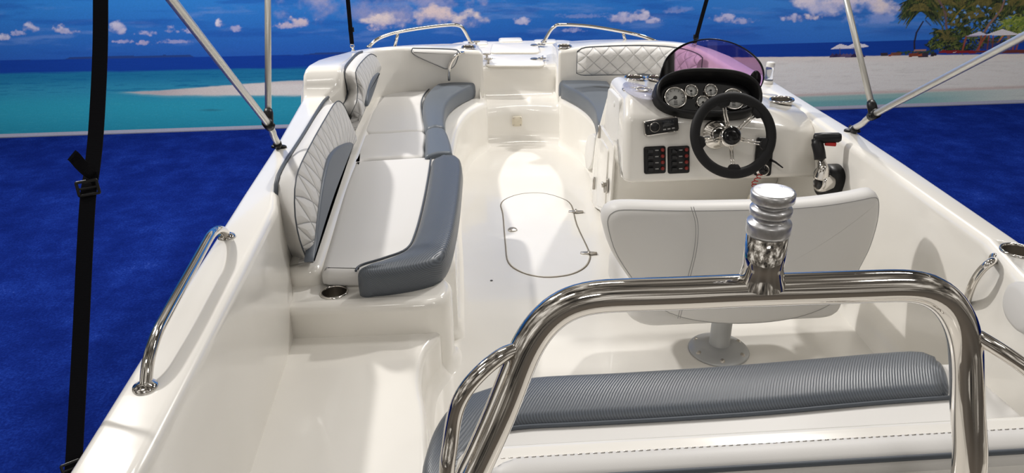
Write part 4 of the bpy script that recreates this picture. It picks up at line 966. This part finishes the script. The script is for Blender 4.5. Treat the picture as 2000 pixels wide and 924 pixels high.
def cloud(cx, cy, rx, ry, seed, lit=(226, 212, 208), dark=(150, 155, 195), k=1.0, flat=True):
    global IMG
    m = (abs(QX-cx) < rx*1.7) & (abs(QY-cy) < ry*2.2)
    if not m.any(): return
    x, y = QX[m], QY[m]
    n = fbm(x/(ry*1.1), y/(ry*.9), seed, 6); e = ((x-cx)/rx)**2+((y-cy)/(ry*np.where(y > cy, .75 if flat else 1, 1.15)))**2
    a = sm(-.03, .36, n-.36-.42*(e-.45))*k
    sh = sm(-.1, .9, (cy-y)/ry*.5+.35+(n-.5)*1.4)[:, None]
    col = np.array(srgb(*dark))*(1-sh)+np.array(srgb(*lit))*sh
    IMG[m] = IMG[m]*(1-a[:, None])+col*a[:, None]
mv = (150, 160, 200)
cloud(700, 12, 170, 38, 31, (172, 168, 196), (126, 140, 190), .85, False); cloud(860, 2, 120, 20, 33, (165, 165, 200), (120, 138, 190), .8, False)
cloud(770, 40, 62, 22, 41); cloud(852, 36, 50, 24, 43, (222, 204, 202)); cloud(915, 42, 46, 22, 47); cloud(740, 55, 30, 10, 49, (200, 188, 200))
cloud(585, 45, 40, 12, 51, (206, 192, 200)); cloud(560, 52, 30, 8, 52, (190, 180, 200))
cloud(433, 47, 13, 11, 53, (215, 210, 222)); cloud(460, 57, 18, 8, 54, (170, 170, 205)); cloud(365, 62, 22, 7, 55, (180, 178, 208)); cloud(335, 60, 14, 9, 56, (190, 186, 212)); cloud(290, 66, 26, 7, 57, (170, 172, 210))
cloud(228, 58, 20, 17, 58, (198, 196, 216)); cloud(140, 62, 24, 9, 59, (180, 182, 214)); cloud(60, 56, 18, 13, 60, (190, 192, 218)); cloud(120, 58, 18, 10, 62, (200, 196, 216)); cloud(5, 74, 16, 9, 63, (200, 200, 220)); cloud(35, 66, 18, 7, 64, (165, 172, 212)); cloud(285, 85, 22, 7, 66, (176, 168, 200)); cloud(240, 82, 26, 5, 67, (160, 162, 204)); cloud(340, 82, 40, 5, 68, (150, 156, 202))
cloud(1020, 42, 20, 10, 71, (200, 198, 220)); cloud(1215, 36, 36, 14, 72, (196, 194, 218)); cloud(1250, 30, 24, 14, 73, (206, 202, 220)); cloud(1275, 42, 22, 8, 75, (190, 190, 218)); cloud(1120, 60, 26, 6, 76, (150, 160, 206)); cloud(1130, 32, 70, 6, 77, (130, 150, 206), k=.6)
cloud(1410, 36, 34, 11, 81, (190, 190, 220)); cloud(1450, 42, 34, 8, 82, (170, 176, 214)); cloud(1320, 20, 40, 9, 86, (120, 150, 210), k=.7)
cloud(1600, 12, 62, 26, 91, (220, 212, 222), (150, 165, 212)); cloud(1680, 14, 66, 24, 92, (214, 206, 220), (150, 165, 212)); cloud(1730, 16, 46, 22, 94, (226, 214, 214), (160, 170, 212)); cloud(1560, 36, 40, 10, 95, (190, 192, 222)); cloud(1590, 34, 20, 8, 97, (224, 214, 220)); cloud(1700, 40, 70, 14, 98, (150, 168, 218), (110, 145, 212), .7)
for k in range(26):                                          # clouds of the part that lies beyond the frame
    cloud(-1200+900*rng.random() if k % 2 else 2050+900*rng.random(), -150+230*rng.random(), 60+60*rng.random(), 16+10*rng.random(), 200+k, (206, 200, 216))
for k in range(14): cloud(2000*rng.random(), -60-160*rng.random(), 90, 30, 300+k, (206, 202, 218))
# far island and sea
isl = (3.5+2*fbm(QX/30, QY*0, 5))*(sm(125, 140, QX)*(1-sm(370, 380, QX))+.8*sm(590, 620, QX)*(1-sm(700, 720, QX)))+2*sm(1290, 1300, QX)*(1-sm(1360, 1375, QX))
put(C(44, 62, 116), ((d < isl) & (d > -2)).astype(float)*.8)
sea = sm(-.8, .8, -d)
s = -d
wv = fbm(QX/60, QY/2.2, 21); wv2 = fbm(QX/18, QY/1.2, 23)
deep = C(34, 66, 150)*(1-(wv*.35)[..., None])+C(44, 80, 164)*(wv*.35)[..., None]
put(deep, sea)
L = 1-sm(1000, 1300, QX)
put(C(44, 118, 158), sm(22, 29, s+6*(wv-.5))*L*sea); put(C(62, 148, 178), sm(34, 60, s+14*(wv-.5))*L*.75)
put(C(36, 104, 150), sm(.52, .68, wv)*sm(26, 34, s)*(1-sm(62, 80, s))*L*.7)
put(C(58, 158, 180), sm(55, 95, s+12*(wv-.5))*L*.85); put(C(46, 132, 158), sm(100, 150, s)*L*.6)
put(C(90, 180, 190), sm(.6, .8, wv2)*sm(50, 80, s)*L*.18)
ey = ((QX-412)/20)**2+((QY-215)/2)**2; put(C(50, 110, 130), np.exp(-ey)*.7)
# sand bar
up_ = 181-24*sm(225, 700, QX)**.8-.006*(QX-225); lo_ = 178+8*sm(210, 330, QX)+.006*(QX-210)*0
nb = 3*(fbm(QX/25, QY/4, 25)-.5)
bar = sm(-1.5, 1.5, QY-up_+nb)*sm(-2, 2, lo_-QY+nb)*sm(205, 270, QX)*(1-sm(1100, 1200, QX))
put(C(150, 190, 190), sm(-3, 2, QY-up_+nb)*sm(-7, 2, lo_-QY+nb)*sm(200, 260, QX)*(1-sm(1000, 1100, QX))*.6)
put(C(210, 202, 196), bar); put(C(228, 224, 216), bar*sm(380, 560, QX)*sm(160, 168, QY+0*QX)*.8); put(C(168, 158, 164), bar*(1-sm(300, 400, QX))*.6)
# right-hand beach
RB = sm(1150, 1330, QX)
bt = 112-.010*(QX-1480)-.000006*(QX-1480)**2; bb = 262-.0365*QX
sand = sm(-1.2, 1.2, QY-bt+1.2*(fbm(QX/14, QY/3, 27)-.5))*RB
ns = fbm(QX/40, QY/3, 29); put(C(226, 224, 216)*(.93+.1*ns[..., None]), sand); put(C(226, 214, 202), sand*(1-sm(0, 18, QY-bt))*.6); put(C(208, 206, 198), sand*sm(.58, .72, fbm(QX/30, QY/2.5, 30))*.5)
put(C(150, 186, 180), sm(-20, -13, QY-bb)*RB*(1-sm(1750, 2050, QX)*.75)); put(C(190, 168, 158), np.exp(-((QY-bb+19)/3)**2)*RB*.6); put(C(92, 160, 165), sm(-10, -3, QY-bb)*RB*.6*(1-sm(1700, 1950, QX)))
# ---- vegetation, huts and furniture of the picture
def stroke(P, w0, w1, col, a=1.0, jit=0):
    global IMG
    P = [np.array(p, float) for p in P]
    n = len(P)-1
    for i in range(n):
        p, q = P[i], P[i+1]; wa = w0+(w1-w0)*i/n; wb = w0+(w1-w0)*(i+1)/n; mw = max(wa, wb)+1
        x0, x1 = min(p[0], q[0])-mw, max(p[0], q[0])+mw; y0, y1 = min(p[1], q[1])-mw, max(p[1], q[1])+mw
        m = BOXF(x0, x1, y0, y1)
        if m is None: continue
        x, y = QX[m], QY[m]; dx, dy = q-p; L2 = dx*dx+dy*dy+1e-9; t = np.clip(((x-p[0])*dx+(y-p[1])*dy)/L2, 0, 1)
        D = np.hypot(x-p[0]-t*dx, y-p[1]-t*dy); w = (wa+(wb-wa)*t)/2
        al = np.clip(w-D+.5, 0, 1)*a; IMG[m] = IMG[m]*(1-al[..., None])+np.array(srgb(*col))*al[..., None]
CX_ = QX[100]
def BOXF(x0, x1, y0, y1):
    c0, c1 = np.searchsorted(CX_, x0-60), np.searchsorted(CX_, x1+60)
    if c1 <= c0: return None
    cy = QY[:, (c0+min(c1, QY.shape[1]-1))//2]; r = np.where((cy > y0-3) & (cy < y1+3))[0]
    if len(r) == 0: return None
    return (slice(r[0], r[-1]+1), slice(c0, c1))
def poly(P, col, a=1.0):
    global IMG
    xs_ = [p[0] for p in P]; ys_ = [p[1] for p in P]; m = BOXF(min(xs_), max(xs_), min(ys_), max(ys_))
    if m is None: return
    x, y = QX[m], QY[m]; ins = np.zeros(x.shape, bool)
    for i in range(len(P)):
        (xa, ya), (xb, yb) = P[i-1], P[i]
        if ya != yb: ins ^= ((ya > y) != (yb > y)) & (x < (xb-xa)*(y-ya)/(yb-ya)+xa)
    al = ins*a; IMG[m] = IMG[m]*(1-al[..., None])+np.array(srgb(*col))*al[..., None]
rnd = random.Random(5)
def bush(cx, cy, rx, ry, n, cols, l=9):
    for k in range(n):
        a = rnd.random()*6.28; r = math.sqrt(rnd.random()); x = cx+rx*r*math.cos(a); y = cy+ry*r*math.sin(a); c = rnd.choice(cols); b = rnd.uniform(-2.6, -.5) if rnd.random() < .3 else rnd.uniform(-.6, 3.7)
        L_ = l*rnd.uniform(.5, 1.2); stroke([(x, y), (x+L_*.5*math.cos(b), y+L_*.4*math.sin(b)), (x+L_*math.cos(b), y+L_*.6*math.sin(b)+2)], 2.6, .8, c)
DK = [(22, 30, 30), (30, 40, 32), (38, 50, 34), (18, 24, 30), (50, 60, 36)]
MD = [(58, 72, 38), (74, 88, 44), (88, 98, 52), (46, 60, 36), (100, 104, 58)]
LT = [(110, 128, 56), (132, 146, 66), (96, 118, 54), (150, 158, 84)]
def frond(x, y, ang, L, cols, droop=.9, w=3):
    P = []
    for i in range(7):
        s = i/6; P.append((x+L*s*math.cos(ang), y-L*s*math.sin(ang)+droop*L*.6*s*s))
    c = rnd.choice(cols)
    for i in range(1, 7):
        (xa, ya), (xb, yb) = P[i-1], P[i]
        for k in range(3):
            s = k/3; px0, py0 = xa+(xb-xa)*s, ya+(yb-ya)*s; l = L*.30*math.sin(min(1, (i+s)/6.5)*2.6+.35); dx = .25*math.cos(ang)*l
            stroke([(px0, py0), (px0+dx, py0+l*.95)], 1.9, .7, rnd.choice(cols))
    stroke(P, 1.8, .7, c)
def palm(x, y, R, n, cols, seed_=0):
    for k in range(n):
        a = rnd.uniform(-.5, 3.64); frond(x, y, a, R*rnd.uniform(.75, 1.05), cols, rnd.uniform(.7, 1.3))
    for k in range(n//2): frond(x, y, rnd.uniform(.2, 2.9), R*rnd.uniform(.5, .8), [(96, 90, 52), (112, 104, 60), (80, 78, 48)], 1.1)
# dense background grove
bush(1935, 40, 85, 44, 520, DK+MD, 13); bush(1880, 75, 50, 24, 260, DK+MD+LT[:1], 11); bush(1985, 50, 30, 35, 200, LT+MD, 12); bush(1955, 12, 60, 24, 160, DK, 14)
for (x, y, r, n) in ((1880, 10, 44, 34), (1925, 4, 50, 40), (1850, 26, 36, 26), (1960, 16, 46, 34), (1990, 6, 40, 26), (1870, 46, 32, 22), (1905, 30, 40, 30), (2020, 0, 50, 30), (1845, 2, 40, 24)): palm(x, y, r, n, DK+MD)
for k in range(26):
    x, y = 1845+150*rnd.random(), 8+50*rnd.random(); bush(x, y, 3.2, 2.6, 3, [(120, 160, 205), (90, 135, 200)], 3)
stroke([(1833, 0), (1842, 14), (1847, 30), (1848, 50), (1852, 70), (1858, 84), (1868, 98)], 3.4, 5.5, (104, 84, 84)); stroke([(1962, 0), (1956, 18), (1942, 36), (1930, 50), (1923, 62)], 3.2, 4.6, (132, 104, 92)); stroke([(1884, 12), (1870, 26), (1858, 44)], 3.2, 2.4, (118, 108, 52)); stroke([(1946, 22), (1953, 30)], 3, 3, (120, 112, 60))
palm(1800, 6, 46, 70, DK+MD+[(96, 88, 58), (110, 100, 66)]); palm(1798, 16, 36, 44, DK+DK+MD); palm(1796, -12, 40, 30, DK+MD)
stroke([(1803, 42), (1797, 52), (1790, 64), (1786, 82), (1786, 96)], 2.4, 3.6, (40, 36, 48)); stroke([(1808, 40), (1818, 50)], 2, 1.6, (52, 46, 52))
palm(1842, 66, 34, 16, MD+DK+LT[:2]); palm(1850, 78, 40, 14, MD+DK); bush(1842, 88, 34, 10, 120, MD+DK+LT[:1], 9); bush(1870, 92, 22, 8, 60, MD+DK, 8); bush(1790, 103, 40, 3, 60, [(44, 62, 46), (56, 76, 50)], 5); bush(1985, 48, 26, 16, 140, LT, 11); bush(1965, 60, 24, 8, 70, LT+MD, 9)
# gazebos
poly([(1886, 71), (1914, 61), (1930, 69)], (206, 202, 216)); poly([(1886, 70), (1930, 68), (1930, 70), (1887, 72)], (150, 140, 160)); poly([(1922, 69), (1958, 56.5), (1988, 66), (1988, 69)], (216, 212, 214)); poly([(1984, 67), (2020, 56), (2050, 66)], (210, 206, 214))
for (xa, ya, xb, yb, w) in ((1887, 72, 1880, 98, 3.2), (1925, 70, 1906, 102, 3.6), (1917, 70, 1912, 98, 2.6), (1985, 70, 1977, 100, 3.4), (1992, 70, 1984, 100, 3), (1940, 70, 1938, 96, 2.4), (1932, 70, 1928, 96, 2.4)): stroke([(xa, ya), (xb, yb)], w, w, (142, 78, 62))
poly([(1958, 69), (1962, 69), (1950, 84), (1946, 84)], (168, 110, 86)); poly([(1966, 69), (1973, 69), (1973, 96), (1964, 96), (1969, 82)], (150, 120, 112))
poly([(1903, 103), (1904, 99), (2060, 95), (2060, 104)], (104, 56, 52)); poly([(1832, 104), (1840, 98), (1905, 99), (1905, 104)], (128, 44, 46)); poly([(1856, 102), (1868, 101), (1866, 103)], (206, 190, 180)); poly([(1920, 80), (1966, 78), (1960, 96), (1916, 97)], (60, 50, 46), .5)
for (x, y, w, h, c) in ((1740, 103, 20, 6, (112, 74, 62)), (1735, 107, 10, 3, (150, 84, 62)), (1775, 104, 20, 7, (124, 66, 50)), (1785, 97, 24, 4, (160, 120, 110)), (1793, 104, 20, 8, (60, 50, 60)), (1793, 106, 8, 4, (160, 84, 58)), (1818, 104, 11, 6, (48, 40, 46)), (1720, 104, 14, 6, (56, 48, 54))): poly([(x, y), (x+w, y-1), (x+w, y+h-1), (x, y+h)], c)
# parasols and loungers on the far beach
poly([(1622, 96), (1640, 85.5), (1650, 88), (1666, 92), (1648, 95)], (216, 212, 220)); poly([(1646, 94), (1668, 84.5), (1688, 86), (1698, 91), (1676, 93)], (224, 220, 226)); poly([(1622, 96), (1648, 94.5), (1676, 92.5), (1698, 91), (1676, 95)], (170, 170, 190))
stroke([(1640, 94), (1641, 108)], 1, 1, (90, 80, 90)); stroke([(1668, 92), (1669, 108)], 1, 1, (90, 80, 90))
for k in range(9):
    x = 1620+7*k; poly([(x, 110), (x+6, 104), (x+9, 106), (x+14, 110), (x+13, 112), (x, 112)], rnd.choice([(70, 58, 92), (96, 82, 112), (52, 44, 76)]))
# white lower edge strip of the print
put(C(176, 178, 192), (HH < .045).astype(float)); put(C(120, 124, 140), (HH < .008).astype(float))
IMG = np.clip(IMG*(1+(rng.random(QX.shape)[..., None]-.5)*.10), 0, 1)
nh, nu_ = QX.shape
me = bpy.data.meshes.new('wall_front'); nv = nh*nu_
idx = np.arange(nv).reshape(nh, nu_); quads = np.stack([idx[:-1, :-1], idx[:-1, 1:], idx[1:, 1:], idx[1:, :-1]], -1).reshape(-1, 4)
back = base+np.array(WN)*-.06
# thickness: four corner points behind
cor = [back[0, 0], back[0, -1], back[-1, -1], back[-1, 0]]
verts = np.concatenate([base.reshape(-1, 3), np.array(cor)])
me.vertices.add(len(verts)); me.vertices.foreach_set('co', verts.astype(np.float32).ravel())
me.loops.add(quads.size+4); me.polygons.add(len(quads)+1)
me.loops.foreach_set('vertex_index', np.concatenate([quads.ravel(), [nv+1, nv, nv+3, nv+2]]).astype(np.int32))
me.polygons.foreach_set('loop_start', np.arange(0, quads.size+4, 4, dtype=np.int32)); me.polygons.foreach_set('loop_total', np.full(len(quads)+1, 4, np.int32)) if False else None
me.update(calc_edges=True); me.validate()
ca = me.color_attributes.new('picture', 'FLOAT_COLOR', 'POINT')
rgba = np.ones((len(verts), 4), np.float32); rgba[:nv, :3] = IMG.reshape(-1, 3); ca.data.foreach_set('color', rgba.ravel())
me.materials.append(MT['print'])
wl = bpy.data.objects.new('wall_front', me); COL.objects.link(wl); tag(wl, 'printed backdrop wall with a tropical beach, sea and clouded sky', 'backdrop', kind='structure')
# ================================================================= LIGHT, WORLD, CAMERA
def area(name, loc, target, size, energy, col=(1, 1, 1), sy=None):
    l = bpy.data.lights.new(name, 'AREA'); l.energy = energy; l.size = size; l.color = col
    if sy: l.shape = 'RECTANGLE'; l.size_y = sy
    o = bpy.data.objects.new(name, l); COL.objects.link(o); o.location = loc
    d = Vector(target)-Vector(loc); o.rotation_euler = d.to_track_quat('-Z', 'Y').to_euler(); return o
WARM = (1, .965, .925)
area('hall_spot_port', (-4.0, 5.4, 4.9), (0, 3.2, .3), .25, 290, WARM)
area('hall_spot_starboard', (2.7, 6.7, 5.0), (0, 3.5, .2), .25, 190, WARM)
for k, (x, y, e_) in enumerate(((-3.8, 5.0, 70), (0.3, 4.6, 42), (4.4, 5.0, 70), (-2.4, .5, 24), (3.6, -.7, 34), (-.6, -3.4, 62))):
    area('hall_fill', (x, y, 5.6), (x, y+.35, 0), 1.4, e_, WARM, .5)  # unseen overhead area lights, added as fill and to wash the backdrop
w = bpy.data.worlds.new('hall'); sc.world = w; w.use_nodes = True; nt = w.node_tree; bg = nt.nodes['Background']
tc = nt.nodes.new('ShaderNodeTexCoord'); mp = nt.nodes.new('ShaderNodeMapping'); nz = nt.nodes.new('ShaderNodeTexNoise'); rp = nt.nodes.new('ShaderNodeValToRGB')
mp.inputs['Scale'].default_value = (1.6, 1.6, 2.6); nz.inputs['Scale'].default_value = 1.6; nz.inputs['Detail'].default_value = 5; nz.inputs['Roughness'].default_value = .6
e = rp.color_ramp.elements; e[0].position = .38; e[0].color = (.03, .028, .026, 1); e[1].position = .70; e[1].color = (1.25, 1.2, 1.12, 1)
m_ = e.new(.52); m_.color = (.20, .18, .155, 1)
nt.links.new(tc.outputs['Generated'], mp.inputs[0]); nt.links.new(mp.outputs[0], nz.inputs['Vector']); nt.links.new(nz.outputs[0], rp.inputs[0]); nt.links.new(rp.outputs[0], bg.inputs[0])
bg.inputs[1].default_value = 1.0
cd = bpy.data.cameras.new('camera'); cam = bpy.data.objects.new('camera', cd); COL.objects.link(cam)
cd.sensor_fit = 'HORIZONTAL'; cd.sensor_width = 36; cd.lens = FPX/2000*36; cd.clip_start = .02; cd.clip_end = 100
cam.matrix_world = Matrix.Translation(CAM) @ R0.to_4x4(); sc.camera = cam
vs = sc.view_settings; vs.view_transform = 'Standard'; vs.look = 'None'; vs.exposure = -.08; vs.gamma = 1; vs.use_curve_mapping = False
cy = sc.cycles; cy.use_denoising = True; cy.max_bounces = 10; cy.transparent_max_bounces = 12; cy.caustics_reflective = False; cy.caustics_refractive = False; cy.sample_clamp_indirect = 6
